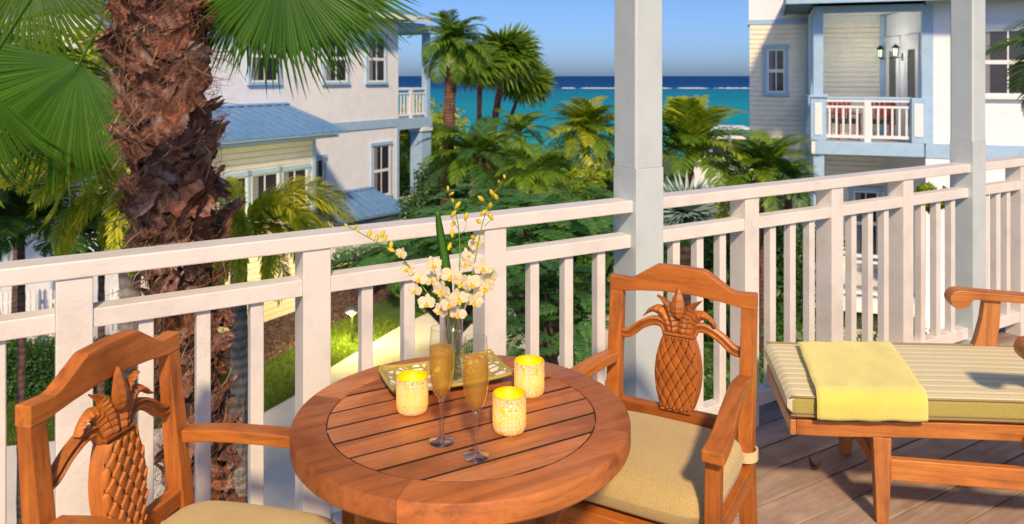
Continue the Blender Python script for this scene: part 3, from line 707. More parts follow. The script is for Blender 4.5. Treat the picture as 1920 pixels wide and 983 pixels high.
# candles
def candlemat():
    m, n, b = newmat('mosaic_candle_glass'); v = coords(n); tc = nd(n, "ShaderNodeTexCoord"); sp = nd(n, "ShaderNodeSeparateXYZ"); n.links.new(tc.outputs['Object'], sp.inputs[0])
    vo = nd(n, "ShaderNodeTexVoronoi"); vo.inputs['Scale'].default_value = 115; vo.inputs['Randomness'].default_value = .75; n.links.new(v, vo.inputs['Vector'])
    v2 = nd(n, "ShaderNodeTexVoronoi"); v2.feature = 'DISTANCE_TO_EDGE'; v2.inputs['Scale'].default_value = 115; v2.inputs['Randomness'].default_value = .75; n.links.new(v, v2.inputs['Vector'])
    tile = ramp(n, v2.outputs['Distance'], [(.05, (0, 0, 0)), (.12, (1, 1, 1))])
    hole = ramp(n, vo.outputs['Distance'], [(.18, (0, 0, 0)), (.28, (1, 1, 1))])
    msk = mix(n, tile, hole, 1, 'MULTIPLY')
    col = mix(n, (1.0, .78, .0), (.97, .86, .5), msk)
    b.inputs['Roughness'].default_value = .2; n.links.new(mix(n, (.9, .55, .01), (.90, .82, .62), msk), b.inputs['Base Color'])
    tr = nd(n, "ShaderNodeBsdfTranslucent"); n.links.new(col, tr.inputs[0]); mx = nd(n, "ShaderNodeMixShader")
    n.links.new(ramp(n, msk, [(0, (.9, .9, .9)), (1, (.10, .10, .10))]), mx.inputs[0])
    n.links.new(b.outputs[0], mx.inputs[1]); n.links.new(tr.outputs[0], mx.inputs[2]); n.links.new(mx.outputs[0], n.nodes['Material Output'].inputs[0])
    bump(n, b, msk, .7, .001); return m
CM = candlemat()
CY, n_, b_ = newmat('yellow_inner_glass'); b_.inputs['Base Color'].default_value = (1, .77, .0, 1); b_.inputs['Roughness'].default_value = .4; b_.inputs['Transmission Weight'].default_value = .0
tr_ = nd(n_, "ShaderNodeBsdfTranslucent"); tr_.inputs[0].default_value = (1, .80, .0, 1); mx_ = nd(n_, "ShaderNodeMixShader"); mx_.inputs[0].default_value = .5
n_.links.new(b_.outputs[0], mx_.inputs[1]); n_.links.new(tr_.outputs[0], mx_.inputs[2]); n_.links.new(mx_.outputs[0], n_.nodes['Material Output'].inputs[0])
WAX = plain('candle_wax', (.85, .8, .6), .5, Subsurface_Weight=.3); FL, n_, b_ = newmat('candle_flame')
b_.inputs['Emission Color'].default_value = (1, .62, .18, 1); b_.inputs['Emission Strength'].default_value = 25; b_.inputs['Base Color'].default_value = (1, .6, .2, 1)
def candle(x, y, lab, r_=.0375, h=.082):
    c = empty('candle_holder', (x, y, TZ+.0005), random.random()*6, lab, 'candle holder', 'yellow mosaic candle holders')
    MB().lathe([(0, .001), (r_*.88, .0), (r_*.97, .004), (r_, .012), (r_, h-.001), (r_-.0008, h)], 56).build('mosaic_shell', CM, c, smooth=True)
    MB().lathe([(0, .006), (r_-.004, .006), (r_-.0025, .012), (r_-.0025, h), (r_-.0008, h+.0003)], 56).build('inner_glass', CY, c, smooth=True)
    MB().lathe([(0, .007), (.017, .007), (.0175, .022), (.0165, .0225), (0, .021)], 28).build('tealight', WAX, c, smooth=True)
    MB().lathe([(0, .024), (.0022, .027), (.0035, .032), (.0028, .038), (.001, .045), (0, .048)], 12).build('flame', FL, c, smooth=True)
    ld = bpy.data.lights.new('candle_light', 'POINT'); ld.energy = .04; ld.color = (1, .84, .40); ld.shadow_soft_size = .006
    lo = bpy.data.objects.new('candle_light', ld); COL.objects.link(lo); lo.parent = c; lo.location = (0, 0, .056)
candle(-.235, 1.84, 'lit yellow mosaic candle holder on the left, beside the tray corner')
candle(-.006, 1.74, 'lit yellow mosaic candle holder nearest the front, right of the flutes')
candle(.043, 1.94, 'lit yellow mosaic candle holder at the back right of the table')

# tray
def traymat():
    m, n, b = newmat('gold_mosaic_tray'); v = coords(n, jitter=False); vo = nd(n, "ShaderNodeTexVoronoi"); vo.inputs['Scale'].default_value = 42; n.links.new(v, vo.inputs['Vector'])
    ve = nd(n, "ShaderNodeTexVoronoi"); ve.feature = 'DISTANCE_TO_EDGE'; ve.inputs['Scale'].default_value = 42; n.links.new(v, ve.inputs['Vector'])
    tile = ramp(n, ve.outputs['Distance'], [(.10, (0, 0, 0)), (.16, (1, 1, 1))])
    sp = nd(n, "ShaderNodeSeparateColor"); n.links.new(vo.outputs['Color'], sp.inputs[0])
    c = mix(n, (.36, .30, .06), ramp(n, sp.outputs[0], [(.3, (.45, .38, .1)), (.45, (.82, .8, .68)), (.8, (.9, .9, .85))]), tile)
    n.links.new(c, b.inputs['Base Color']); b.inputs['Roughness'].default_value = .22; bump(n, b, tile, .5, .0015); return m
OLV = plain('olive_gold_glaze', (.42, .34, .07), .25)
ty = empty('serving_tray', (-.170, 2.018, TZ+.0008), R(23), 'rectangular olive and white mosaic tray with upturned corners under the vase', 'tray')
def tray_f(off, wrim=1):
    def f(u, v):
        a, b = 2*u-1, 2*v-1; rise = .006+.017*(max(abs(a), abs(b))**3)+.008*(abs(a*b))**3
        return (a*.156, b*.086, rise+off)
    return f
MB().grid(tray_f(0), 25, 15).grid(tray_f(-.005), 25, 15).build('dish', traymat(), ty, smooth=True)
P = [(-.156, -.086), (.156, -.086), (.156, .086), (-.156, .086)]; pts = []
for i in range(4):
    for k in range(12):
        a, b = P[i], P[(i+1) % 4]; t = k/12; x = a[0]+(b[0]-a[0])*t; y = a[1]+(b[1]-a[1])*t
        ff = tray_f(0)((x/.156+1)/2, (y/.086+1)/2); pts.append((x, y, ff[2]-.002))
pts.append(pts[0]); MB().tube(pts, .0048, 8, False).build('rim', OLV, ty, smooth=True)
MB().box(-.06, .06, -.035, .035, 0, .006).build('foot', OLV, ty)

# vase with orchids
VX, VY = -.153, 2.03; VZ = TZ+.0075
vs = empty('glass_vase', (VX, VY, VZ), 0, 'slim clear glass vase standing on the mosaic tray behind the flutes', 'vase')
MB().lathe([(0, .0), (.024, 0), (.0255, .004), (.0255, .18), (.0235, .18), (.0235, .012), (0, .010)], 40).build('glass_body', THIN, vs, smooth=True)
WATER = glassmat('vase_water', (.93, .95, .88), 1.0, .01)
MB().lathe([(0, .0125), (.0228, .0125), (.0228, .115), (0, .115)], 36).build('water', WATER, vs, smooth=True)
ar = empty('orchid_arrangement', (VX, VY, VZ), 0, 'spray of white and yellow orchids with one tall green leaf in the glass vase', 'flowers')
PET = leafmat('orchid_petal', [(.0, (.86, .80, .50)), (.5, (.92, .87, .70)), (1, (.95, .93, .84))], .45, .5, (1.05, 1.02, .95))
LIP = leafmat('orchid_lip', [(.0, (.85, .55, .05)), (1, (.92, .70, .10))], .2, .5, (1.1, 1, .4))
BUDM = leafmat('yellow_bud', [(.0, (.72, .62, .03)), (1, (.90, .74, .05))], .3, .45, (1.1, 1.1, .3))
STEM = leafmat('flower_stem_green', [(.0, (.16, .30, .03)), (1, (.40, .45, .05))], .15, .5)
def petal(m, ang, L, W, cup, tw=0):
    ca, sa = math.cos(ang), math.sin(ang); b0 = len(m.v); vs_ = []; N = 7
    for i in range(N):
        t = i/(N-1); w = W*math.sin(math.pi*min(1, t*.86+.1))**.75*(1 if t < .97 else .4)
        for q in (-1, -.4, .4, 1):
            l = .003+L*t; x = l; y = q*w; z = cup*(t*t)*L*.8-abs(q)**2*W*.25+.0015*math.sin(9*t+q*5+tw)
            vs_.append((x*ca-y*sa, x*sa+y*ca, z))
    m.add(vs_, [(i*4+j, i*4+j+1, (i+1)*4+j+1, (i+1)*4+j) for i in range(N-1) for j in range(3)])
def bloom_mesh(seed):
    random.seed(seed); m = MB()
    for a, L, W in ((90, .027, .0095), (210, .026, .0095), (330, .026, .0095), (10, .029, .0155), (170, .029, .0155)):
        petal(m, R(a+random.uniform(-9, 9)), L*random.uniform(.9, 1.1), W*random.uniform(.9, 1.1), random.uniform(.1, .45), random.random()*6)
    m.mi = 1; petal(m, R(270), .014, .008, 1.1); petal(m, R(245), .008, .005, 1.6); petal(m, R(295), .008, .005, 1.6)
    m.lathe([(0, .006), (.0025, .004), (.003, 0)], 8); return m.mesh('bloom', [PET, LIP], True)
blooms = [bloom_mesh(i) for i in range(5)]
random.seed(11)
bud_me = MB().lathe([(0, 0), (.003, .003), (.0058, .010), (.0052, .017), (.002, .023), (0, .025)], 10).mesh('bud', BUDM, True)
bud2 = MB().lathe([(0, 0), (.0022, .003), (.0038, .008), (.003, .013), (0, .017)], 8).mesh('bud', BUDM, True)
AO = Vector((VX, VY, VZ))
def A(x, y, dy=0): return at(x, y, VY+dy)-AO
for (x, y, d, s) in ((812, 497, -.01, 1), (786, 522, .0, .95), (846, 518, -.03, 1.1), (872, 494, .01, .9), (906, 503, 0, 1.05), (884, 532, -.02, 1.05), (828, 545, -.035, 1.1), (860, 560, -.04, 1.1), (800, 568, -.01, .95), (908, 540, .01, 1.1), (858, 588, -.03, .9), (826, 582, -.02, .95), (893, 455, .02, .95), (765, 505, .01, .9), (838, 510, .03, .9), (890, 565, .0, 1.0), (920, 520, .02, .95), (866, 530, -.045, 1.0), (778, 545, .0, .85), (810, 525, .01, .9), (752, 476, 0, .75), (878, 478, .02, .8), (842, 570, -.05, .95)):
    o = link('bloom', random.choice(blooms), ar, A(x, y, d)); o.scale = (s*.8,)*3
    nrm = Vector((random.uniform(-.7, .7), -1, random.uniform(-.15, .75))).normalized(); q = nrm.to_track_quat('Z', 'Y'); o.rotation_euler = q.to_euler()
    o.rotation_euler.rotate_axis('Z', random.uniform(-.5, .5))
def budat(x, y, big=1, d=0, s=1.):
    o = link('bud', bud_me if big else bud2, ar, A(x, y, d)); o.rotation_euler = (random.uniform(-.9, .9)-.3, random.uniform(-.9, .9), random.random()*6); o.scale = (s,)*3
for (x, y, b) in ((652, 425, 0), (666, 431, 0), (676, 436, 0), (690, 447, 1), (704, 455, 1), (712, 447, 1), (717, 455, 1), (732, 468, 1), (740, 472, 1), (936, 344, 0), (946, 335, 0), (926, 368, 1), (934, 376, 1), (908, 378, 1), (918, 392, 1), (924, 412, 1), (902, 420, 1), (900, 405, 1), (924, 414, 1), (842, 366, 0), (850, 382, 0), (853, 392, 1), (845, 408, 1), (872, 415, 1), (846, 425, 1), (848, 447, 1), (840, 470, 1), (890, 448, 1), (840, 360, 0)):
    budat(x, y, b, random.uniform(-.01, .01))
for pts, r0 in (([(848, 690), (845, 610), (800, 548), (752, 482), (702, 452), (652, 424)], .0022), ([(845, 695), (853, 600), (862, 500), (860, 430), (850, 385), (839, 360)], .002), ([(850, 700), (858, 610), (884, 520), (902, 430), (922, 370), (947, 333)], .0022),
                ([(852, 695), (852, 600), (870, 540), (905, 505)], .0018), ([(846, 700), (848, 600), (828, 550), (812, 500)], .0018), ([(853, 690), (860, 600), (885, 540), (893, 470)], .0018), ([(862, 440), (872, 430), (874, 412)], .001), ([(860, 430), (848, 412), (846, 405)], .001), ([(908, 425), (918, 415), (926, 412)], .001)):
    P = smooth_path([A(x, y, .004*i) for i, (x, y) in enumerate(pts)], 22); MB().tube(P, [r0*(1-.5*i/22) for i in range(23)], 6).build('stem', STEM, ar, smooth=True)
P = smooth_path([A(846, 690, .01), A(843, 600, .01), A(836, 500, .012), A(826, 440, .01), A(820, 396, 0)], 16)
MB().sweep(P, [[(-w, 0), (0, -.0016), (w, 0), (0, .0005)] for w in [.0035+.009*math.sin(math.pi*(.1+.86*i/16))**.8 for i in range(17)]], [(.2, -1, 0)]*17).build('leaf_blade', leafmat('long_leaf_green', [(0, (.04, .16, .015)), (1, (.10, .28, .03))], .25, .35), ar, smooth=True)

# lounger
LG = empty('sun_lounger', (.965, 2.70, 0), R(-9.8), 'teak sun lounger with scrolled arms at the right of the deck', 'sun lounger')
def top(s): return .008*math.sin(max(0, min(1, (s+.1)/1.0))*math.pi)+.055*max(0, min(s, 1.2)-.15)+(.33*(max(0, s-1.2))**1.2)
W = .56
for yy in (.012, W-.05):
    N = 30; pts = [(s, .333+top(s)) for s in np.linspace(.02, 1.95, N)]+[(s, .28+top(s)) for s in np.linspace(1.95, .02, N)]
    MB().prism(pts, yy, yy+.038).build('side_rail', LOUN, LG, bevel=.003)
MB().box(.0, .0198, .012, W-.012, .282, .334).build('end_rail', wood('lounger_teak_end', (.5, .19, .06), 'y'), LG, bevel=.003)
for i in range(24):
    s = .05+i*.08; MB().box(s, s+.055, .0505, W-.0505, .315+top(s+.03), .331+top(s+.03)).build('slat', LOUN, LG)
for s, zt in ((.30, .279), (1.62, .279)):
    for yy in (.031, W-.031):
        P = [(s-.02, yy, .279+top(s)), (s, yy, .1), (s+.005, yy, 0)]
        MB().prism([(s-.03, .279+top(s)), (s-.022, .12), (s-.018, 0), (s+.022, 0), (s+.026, .12), (s+.03, .279+top(s))], yy-.02, yy+.02).build('leg', wood('lounger_leg_teak', (.52, .2, .055), 'z'), LG, bevel=.003)
for yy in (.016, W-.045): MB().box(.3285, 1.59, yy, yy+.029, .15, .222).build('stretcher', LOUN, LG, bevel=.003)
MB().box(.29, .315, .0515, W-.0515, .15, .2).build('cross_stretcher', LOUN, LG, bevel=.002)
for yy, sg in ((-.045, -1), (W+.005, 1)):
    A0 = .70
    P = smooth_path([(A0+.035, yy, .612), (A0-.005, yy, .618), (A0-.018, yy, .645), (A0+.01, yy, .668), (A0+.06, yy, .668), (A0+.3, yy, .655), (A0+.6, yy, .665), (A0+.85, yy, .70)], 40)
    MB().sweep(P, [[(-.036, -.013), (.036, -.013), (.036, .013), (-.036, .013)]]*41, [(0, 0, 1)]*3+[(0, 0, 1)]*38) if 0 else None
    top_l = [(A0+.05, .676), (A0+.3, .664), (A0+.6, .674), (A0+.85, .71), (A0+.85, .68), (A0+.6, .644), (A0+.3, .634), (A0+.09, .642), (A0+.075, .632), (A0+.07, .612)]
    sc_ = [(A0+.035+.037*math.cos(a), .639+.037*math.sin(a)) for a in np.linspace(R(-40), R(-270), 14)]
    MB().prism(top_l+sc_, yy-.036, yy+.036).build('arm', LOUN, LG, bevel=.004)
    leg = [(A0+.13, .6385), (A0+.12, .56), (A0+.10, .48), (A0+.07, .40), (A0+.03, .33), (A0+.09, .30), (A0+.14, .36), (A0+.17, .44), (A0+.185, .54), (A0+.19, .6355)]
    MB().prism(leg, yy-.02, yy+.02).build('arm_support', wood('lounger_arm_teak', (.5, .19, .055), 'z'), LG, bevel=.003)
    MB().box(A0+.03, A0+.14, min(yy+.0205*(-sg), yy+.045*(-sg)), max(yy+.0205*(-sg), yy+.045*(-sg)), .30, .325).build('arm_block', LOUN, LG)
def stripemat():
    m, n, b = newmat('striped_cushion_fabric'); tc = nd(n, "ShaderNodeTexCoord"); sp = nd(n, "ShaderNodeSeparateXYZ"); n.links.new(tc.outputs['Object'], sp.inputs[0])
    mm = nd(n, "ShaderNodeMath", operation='MULTIPLY'); mm.inputs[1].default_value = 1/.047; n.links.new(sp.outputs[1], mm.inputs[0]); fr = nd(n, "ShaderNodeMath", operation='FRACT'); n.links.new(mm.outputs[0], fr.inputs[0])
    c = ramp(n, fr.outputs[0], [(.0, (.44, .43, .19)), (.05, (.82, .76, .55)), (.40, (.82, .76, .55)), (.46, (.52, .52, .30)), (.56, (.70, .66, .43)), (.9, (.66, .63, .40)), (.96, (.52, .51, .30))])
    zz = nd(n, "ShaderNodeMath", operation='LESS_THAN'); zz.inputs[1].default_value = .004; n.links.new(sp.outputs[1], zz.inputs[0])
    c = mix(n, c, (.42, .36, .10), zz.outputs[0])
    f = noise(n, tc.outputs['Object'], 350, 3, .7)
    n.links.new(mix(n, c, ramp(n, f, [(.35, (.75, .75, .75)), (.65, (1.1, 1.1, 1.1))]), .7, 'MULTIPLY'), b.inputs['Base Color']); b.inputs['Roughness'].default_value = .9
    bump(n, b, f, .3, .001); return m
STR = stripemat()
lc = empty('lounger_cushion', LG.location, LG.rotation_euler.z, 'long green and cream striped cushion lying on the sun lounger', 'cushion')
def lcf(u, v):                               # closed profile around the cushion
    s = -.01+1.93*u; t = v*2*math.pi; ex = 9; c, q = math.cos(t), math.sin(t); rr = (abs(c)**ex+abs(q)**ex)**(1/ex)
    e = min(1, u/.012, (1-u)/.012); e = e**.4 if e > 0 else 0
    y = W/2+c/rr*(W/2-.002-.012*(1-e)); z = .384+top(max(s, 0))+q/rr*.037*(.45+.55*e)+.005*math.sin(math.pi*y/W)*(q > 0)
    return (s+.0, y, z)
m = MB().grid(lcf, 120, 81); m.add([lcf(0, j/80) for j in range(80)], [tuple(range(80))]); m.add([lcf(1, j/80) for j in range(80)], [tuple(range(80))])
m.build('pad', STR, lc, smooth=True)
for zz in (.036, -.036):
    for yy in (.0015, W-.0015):
        MB().tube([(s, yy, .384+zz*.9+top(s)) for s in np.linspace(0, 1.9, 50)], .004, 6).build('piping', PIPE, lc, smooth=True)
for s in (.62, 1.12): pass
# towel
def towelmat():
    m, n, b = newmat('yellow_terry_towel'); v = coords(n, jitter=False); f = noise(n, v, 260, 4, .8); f2 = noise(n, v, 14, 4)
    n.links.new(mix(n, ramp(n, f, [(.3, (.90, .80, .07)), (.6, (.98, .91, .20))]), ramp(n, f2, [(.3, (.9, .88, .8)), (.7, (1.05, 1.05, 1.1))]), .7, 'MULTIPLY'), b.inputs['Base Color'])
    b.inputs['Roughness'].default_value = 1; b.inputs['Sheen Weight'].default_value = .6; bump(n, b, f, 1, .006); return m
TW = towelmat()
tw = empty('folded_towel', LG.location, LG.rotation_euler.z, 'pale yellow folded towel draped over the lounger cushion', 'towel')
def layer(off, th, x0, x1, yend, zend, wob):
    # path across the cushion and down its near face, as a thick sheet with rounded ends
    N = 60
    def pathp(t, o):
        L1 = yend-.0; L2 = .03; tot = L1+zend; d = t*tot
        y = yend-d
        r_ = .022
        if y > r_: return (y, o)
        a = (r_-y)/(r_*math.pi/2)
        if a < 1: return (r_-(r_+o)*math.sin(a*math.pi/2), (r_+o)*math.cos(a*math.pi/2)-r_)
        return (-o, -r_-(a-1)*r_*math.pi/2)
    def fn(u, v):
        t = v*2; side = 1
        if v <= .5: tt = v*2; o = off+th
        else: tt = 1-(v-.5)*2; o = off
        ee = min(1, tt/.03, (1-tt)/.03); mid = off+th/2; o = mid+(o-mid)*(max(0, ee)**.5)
        eu = min(1, u/.035, (1-u)/.035); o = mid+(o-mid)*max(0, eu)**.5
        y, z = pathp(tt, o)
        x = x0+(x1-x0)*u+.0012*math.sin(7*y*4+wob); x += .03*(y/.5)*1.0
        z += .0022*math.sin(9*u*2+wob+6*y)*math.sin(14*y+u*3)+random.uniform(-.0006, .0006)
        return (x, y, .424+top(max(.05, x))+z)
    return MB().grid(fn, 48, 110)
layer(.0015, .012, .085, .432, .485, .055, 0).build('lower_fold', TW, tw, smooth=True)
layer(.0145, .014, .082, .435, .49, .068, 2).build('upper_fold', TW, tw, smooth=True)

# small dry leaves blown onto the deck
DL = leafmat('dry_leaf', [(0, (.10, .03, .02)), (1, (.25, .10, .05))], .1)
for x, y, rz, lab in ((1.224, 3.64, .6, 'small curled dry leaf on the deck boards beside the railing newel'), (1.17, 3.02, 2.1, 'tiny dark dry leaf on the deck boards left of the lounger leg')):
    l = MB().grid(lambda u, v: ((u-.5)*.055*(1), (v-.5)*.026*math.sin(math.pi*(.08+.84*u)), .004+.035*(u-.5)**2*8*.5+.012*(2*v-1)**2), 9, 5)
    o = l.build('dry_leaf', DL, smooth=True, loc=(x, y, .001), rot=(0, 0, rz)); tag(o, lab, 'leaf', 'dry leaves on the deck')
# ------------------------------------------------------------------ vegetation
def npmesh(name, V, Fq, mats, var=None, mi=None, smooth=False):     # V (n,3), Fq list of arrays of faces (k,3) or (k,4)
    me = bpy.data.meshes.new(name); V = np.asarray(V, np.float32)
    loops = np.concatenate([f.ravel() for f in Fq]).astype(np.int32); tot = np.concatenate([np.full(len(f), f.shape[1], np.int32) for f in Fq])
    st = np.concatenate([[0], np.cumsum(tot)[:-1]]).astype(np.int32)
    me.vertices.add(len(V)); me.vertices.foreach_set('co', V.ravel()); me.loops.add(len(loops)); me.loops.foreach_set('vertex_index', loops)
    me.polygons.add(len(tot)); me.polygons.foreach_set('loop_start', st); me.polygons.foreach_set('loop_total', tot)
    for m in (mats if isinstance(mats, (list, tuple)) else [mats]): me.materials.append(m)
    if mi is not None: me.polygons.foreach_set('material_index', np.asarray(mi, np.int32))
    if var is not None:
        a = me.attributes.new('var', 'FLOAT', 'POINT'); a.data.foreach_set('value', np.asarray(var, np.float32))
    if smooth: me.polygons.foreach_set('use_smooth', np.ones(len(tot), bool))
    me.update(calc_edges=True); me.validate(); return me
def frond_arrays(L=1.5, n=40, leaf=.45, droop=1.3, wid=.03, plum=.0, seed=0, lift=.9, vee=.25, sag=.35, fwd=.5, tip=.35):
    """feather leaf: rachis from the origin along +x, rising at `lift` radians then bending down"""
    g = np.random.default_rng(seed); T = np.linspace(0, 1, 14); ang = lift-droop*T**1.2
    dx = np.cos(ang)*L/13; dz = np.sin(ang)*L/13
    P = np.zeros((14, 3)); P[1:, 0] = np.cumsum(dx[:-1]); P[1:, 2] = np.cumsum(dz[:-1]); side = .06*L*g.uniform(-1, 1)*T**2; P[:, 1] = side
    V = []; Q = []; Tr = []; var = []; mi_q = []
    k = 4                                    # rachis
    for i in range(14):
        r = .011*L/1.5*(1-.85*T[i])+.0015
        for j in range(k): a = 2*math.pi*j/k; V.append(P[i]+np.array([0, math.cos(a)*r, math.sin(a)*r])); var.append(.8)
    Q += [(i*k+j, i*k+(j+1) % k, (i+1)*k+(j+1) % k, (i+1)*k+j) for i in range(13) for j in range(k)]
    for i in range(n):
        t = .14+.86*(i+.5)/n
        f = t*13; a = int(min(f, 12)); p = P[a]+(P[a+1]-P[a])*(f-a); d = P[a+1]-P[a]; d = d/np.linalg.norm(d)
        up = np.cross(d, [0, 1, 0]); up = -up if up[2] < 0 else up
        for s in (-1, 1):
            l = leaf*(math.sin(math.pi*(.12+.80*t))**.7*(1-tip*t))*g.uniform(.85, 1.1)
            vv = vee+g.uniform(-.12, .12)+(g.uniform(-1, 1)*plum*2.2)
            lat = np.array([0, s*math.cos(vv), 0])+up*math.sin(vv)
            di = lat*(1-fwd*.5)+d*(fwd+g.uniform(-.12, .12)); di /= np.linalg.norm(di)
            w = wid*(.7+.3*math.sin(math.pi*t)); wv = np.cross(di, up); wv = wv/(np.linalg.norm(wv)+1e-6)*w/2
            m1 = p+di*l*.5+np.array([0, 0, -sag*l*.12]); e = p+di*l*.93+np.array([0, 0, -sag*l*.65]); m2 = p+di*l*.78+np.array([0, 0, -sag*l*.36])
            b = len(V); V += [p-wv*.4, p+wv*.4, m1-wv, m1+wv, m2-wv*.7, m2+wv*.7, e]
            q = g.uniform(0, 1); var += [q*.8, q*.8, q, q, q, q, min(1, q+.2)]
            Q += [(b, b+1, b+3, b+2), (b+2, b+3, b+5, b+4)]; Tr.append((b+4, b+5, b+6))
    return np.array(V), np.array(Q), np.array(Tr), np.array(var)
def frond(name, mats, **k):
    V, Q, T, var = frond_arrays(**k); return npmesh(name, V, [Q, T], mats, var)
def fan_mesh(name, mat, Rr=.8, n=46, spread=5.0, droop=.35, pet=.8, seed=0, split=.5, width=1.0, fold=.25, wind=0.):
    """fan leaf: hub at the origin, blade in the xy plane pointing +x, petiole running back along -x"""
    g = np.random.default_rng(seed); V = []; Q = []; var = []; T = []
    for i in range(n):
        th = -spread/2+spread*(i+.5)/n; dth = spread/n; L = Rr*(.70+.30*math.cos(th*.62))*g.uniform(.93, 1.05)
        th2 = th+g.uniform(-.03, .03); c, s = math.cos(th), math.sin(th); q = g.uniform(0, 1); b = len(V)
        st = (.03, .25*L, split*L, .72*L, .88*L); hw = [.03*dth/2, .25*L*dth/2, split*L*dth/2*1.02, split*L*dth/2*.8, split*L*dth/2*.4]
        tipd = droop*g.uniform(.6, 1.5)
        for r_, w in zip(st, hw):
            w *= width; t = r_/L; z0 = -tipd*L*max(0, t-.35)**2.2-fold*L*.5*(abs(th)/(spread/2))**2*t
            cc, ss = (c, s) if r_ <= split*L+1e-6 else (math.cos(th+(th2-th)*(t-split)*3+wind*(t-split)), math.sin(th+(th2-th)*(t-split)*3+wind*(t-split)))
            for e, zz in ((-1, 0), (0, w*.55), (1, 0)): V.append((cc*r_-ss*w*e, ss*r_+cc*w*e, z0+zz)); var.append(q*.5+.3*(e == 0)+.15*(t > .6))
        V.append((math.cos(th2+wind*.5)*L, math.sin(th2+wind*.5)*L, -tipd*L*.9*.4-fold*L*.5*(abs(th)/(spread/2))**2)); var.append(.9)
        for a in range(4):
            for e in range(2): k = b+a*3+e; Q.append((k, k+1, k+4, k+3))
        T += [(b+12, b+13, b+15), (b+13, b+14, b+15)]
    b = len(V)
    for x, r_ in ((-pet, .014), (0.02, .009), (.12*Rr, .004)):
        for j in range(5): a = 2*math.pi*j/5; V.append((x, math.cos(a)*r_, math.sin(a)*r_+(.03*(x < -.01)))); var.append(.75)
    Q += [(b+i*5+j, b+i*5+(j+1) % 5, b+(i+1)*5+(j+1) % 5, b+(i+1)*5+j) for i in range(2) for j in range(5)]
    return npmesh(name, np.array(V), [np.array(Q), np.array(T)], mat, var)
def leaves(name, mat, centers, radii, n, size, parent=None, squash=.8, seed=0, elong=1.6, shell=.55, loc=None, kind=None):
    """many small leaf faces on and inside a set of lumps"""
    g = np.random.default_rng(seed); C = np.array(centers, float); Rd = np.array(radii, float); w = Rd**2; w /= w.sum()
    k = g.choice(len(C), n, p=w); d = g.normal(size=(n, 3)); d /= np.linalg.norm(d, axis=1)[:, None]; rr = Rd[k]*(shell+(1-shell)*g.random(n)**.5)*g.uniform(.9, 1.12, n)
    P = C[k]+d*rr[:, None]*np.array([1, 1, squash])
    nrm = d+g.normal(size=(n, 3))*.6+np.array([0, 0, .5]); nrm /= np.linalg.norm(nrm, axis=1)[:, None]
    a = np.cross(nrm, g.normal(size=(n, 3))); a /= np.linalg.norm(a, axis=1)[:, None]; b = np.cross(nrm, a); s = size*g.uniform(.6, 1.3, n)[:, None]
    V = np.stack([P-a*s*elong*.5, P+b*s*.32-a*s*.05, P+a*s*elong*.5-nrm*s*.15, P-b*s*.32-a*s*.05], 1).reshape(-1, 3)
    Fq = np.arange(4*n).reshape(n, 4); base = g.random(len(C))*.5; var = np.repeat(base[k]+g.random(n)*.5, 4)
    me = npmesh(name, V, [Fq], mat, var); o = link(name, me, parent, loc)
    if kind: o['kind'] = kind
    return o
def merge_copies(arr, mats4):                # copies of one frond joined into one mesh
    V, Q, T, var = arr; n = len(V); Vh = np.c_[V, np.ones(n)]; VV = []; QQ = []; TT = []; vv = []
    for i, M in enumerate(mats4): VV.append((Vh @ np.array(M).T)[:, :3]); QQ.append(Q+i*n); TT.append(T+i*n); vv.append(np.clip(var*.7+rng.random()*.3, 0, 1))
    return np.concatenate(VV), np.concatenate(QQ), np.concatenate(TT), np.concatenate(vv)

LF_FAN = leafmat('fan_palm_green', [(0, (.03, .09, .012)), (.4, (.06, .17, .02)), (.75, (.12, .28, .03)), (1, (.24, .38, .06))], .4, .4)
LF_YEL = leafmat('yellow_green_leaf', [(0, (.10, .17, .01)), (.45, (.25, .35, .02)), (.8, (.46, .50, .03)), (1, (.62, .58, .06))], .35)  # bright yellow green leaf colour
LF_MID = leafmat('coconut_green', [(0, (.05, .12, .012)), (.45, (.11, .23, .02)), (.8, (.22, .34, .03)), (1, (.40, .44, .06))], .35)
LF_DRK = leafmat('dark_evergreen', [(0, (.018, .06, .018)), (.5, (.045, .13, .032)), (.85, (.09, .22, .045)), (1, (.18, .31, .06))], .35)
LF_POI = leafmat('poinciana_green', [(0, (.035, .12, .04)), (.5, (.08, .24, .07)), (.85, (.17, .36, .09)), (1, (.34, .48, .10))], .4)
LF_SIL = leafmat('silver_blue_fan', [(0, (.15, .25, .24)), (.5, (.28, .40, .39)), (1, (.52, .62, .60))], .15)
LF_DEAD = leafmat('dry_brown_frond', [(0, (.10, .06, .03)), (.5, (.24, .15, .08)), (1, (.42, .30, .18))], .2)
def barkmat(name, c, vs=9):
    m, n, b = newmat(name); v = coords(n, (1, 1, .5)); f = noise(n, v, vs, 6, .7); w = nd(n, "ShaderNodeTexWave"); w.bands_direction = 'Z'; w.inputs['Scale'].default_value = 3.5; w.inputs['Distortion'].default_value = 4; n.links.new(coords(n), w.inputs['Vector'])
    n.links.new(mix(n, ramp(n, f, [(.25, sc(c, .35)), (.5, c), (.75, sc(c, 1.9))]), ramp(n, w.outputs['Fac'], [(.2, (.5, .5, .5)), (.7, (1.1, 1.1, 1.1))]), .7, 'MULTIPLY'), b.inputs['Base Color'])
    b.inputs['Roughness'].default_value = .9; bump(n, b, f, .9, .04); return m
BARK = barkmat('grey_brown_bark', (.13, .085, .07)); BARKR = barkmat('red_brown_bark', (.15, .07, .05)); BARKG = barkmat('smooth_grey_trunk', (.26, .25, .24), 4)

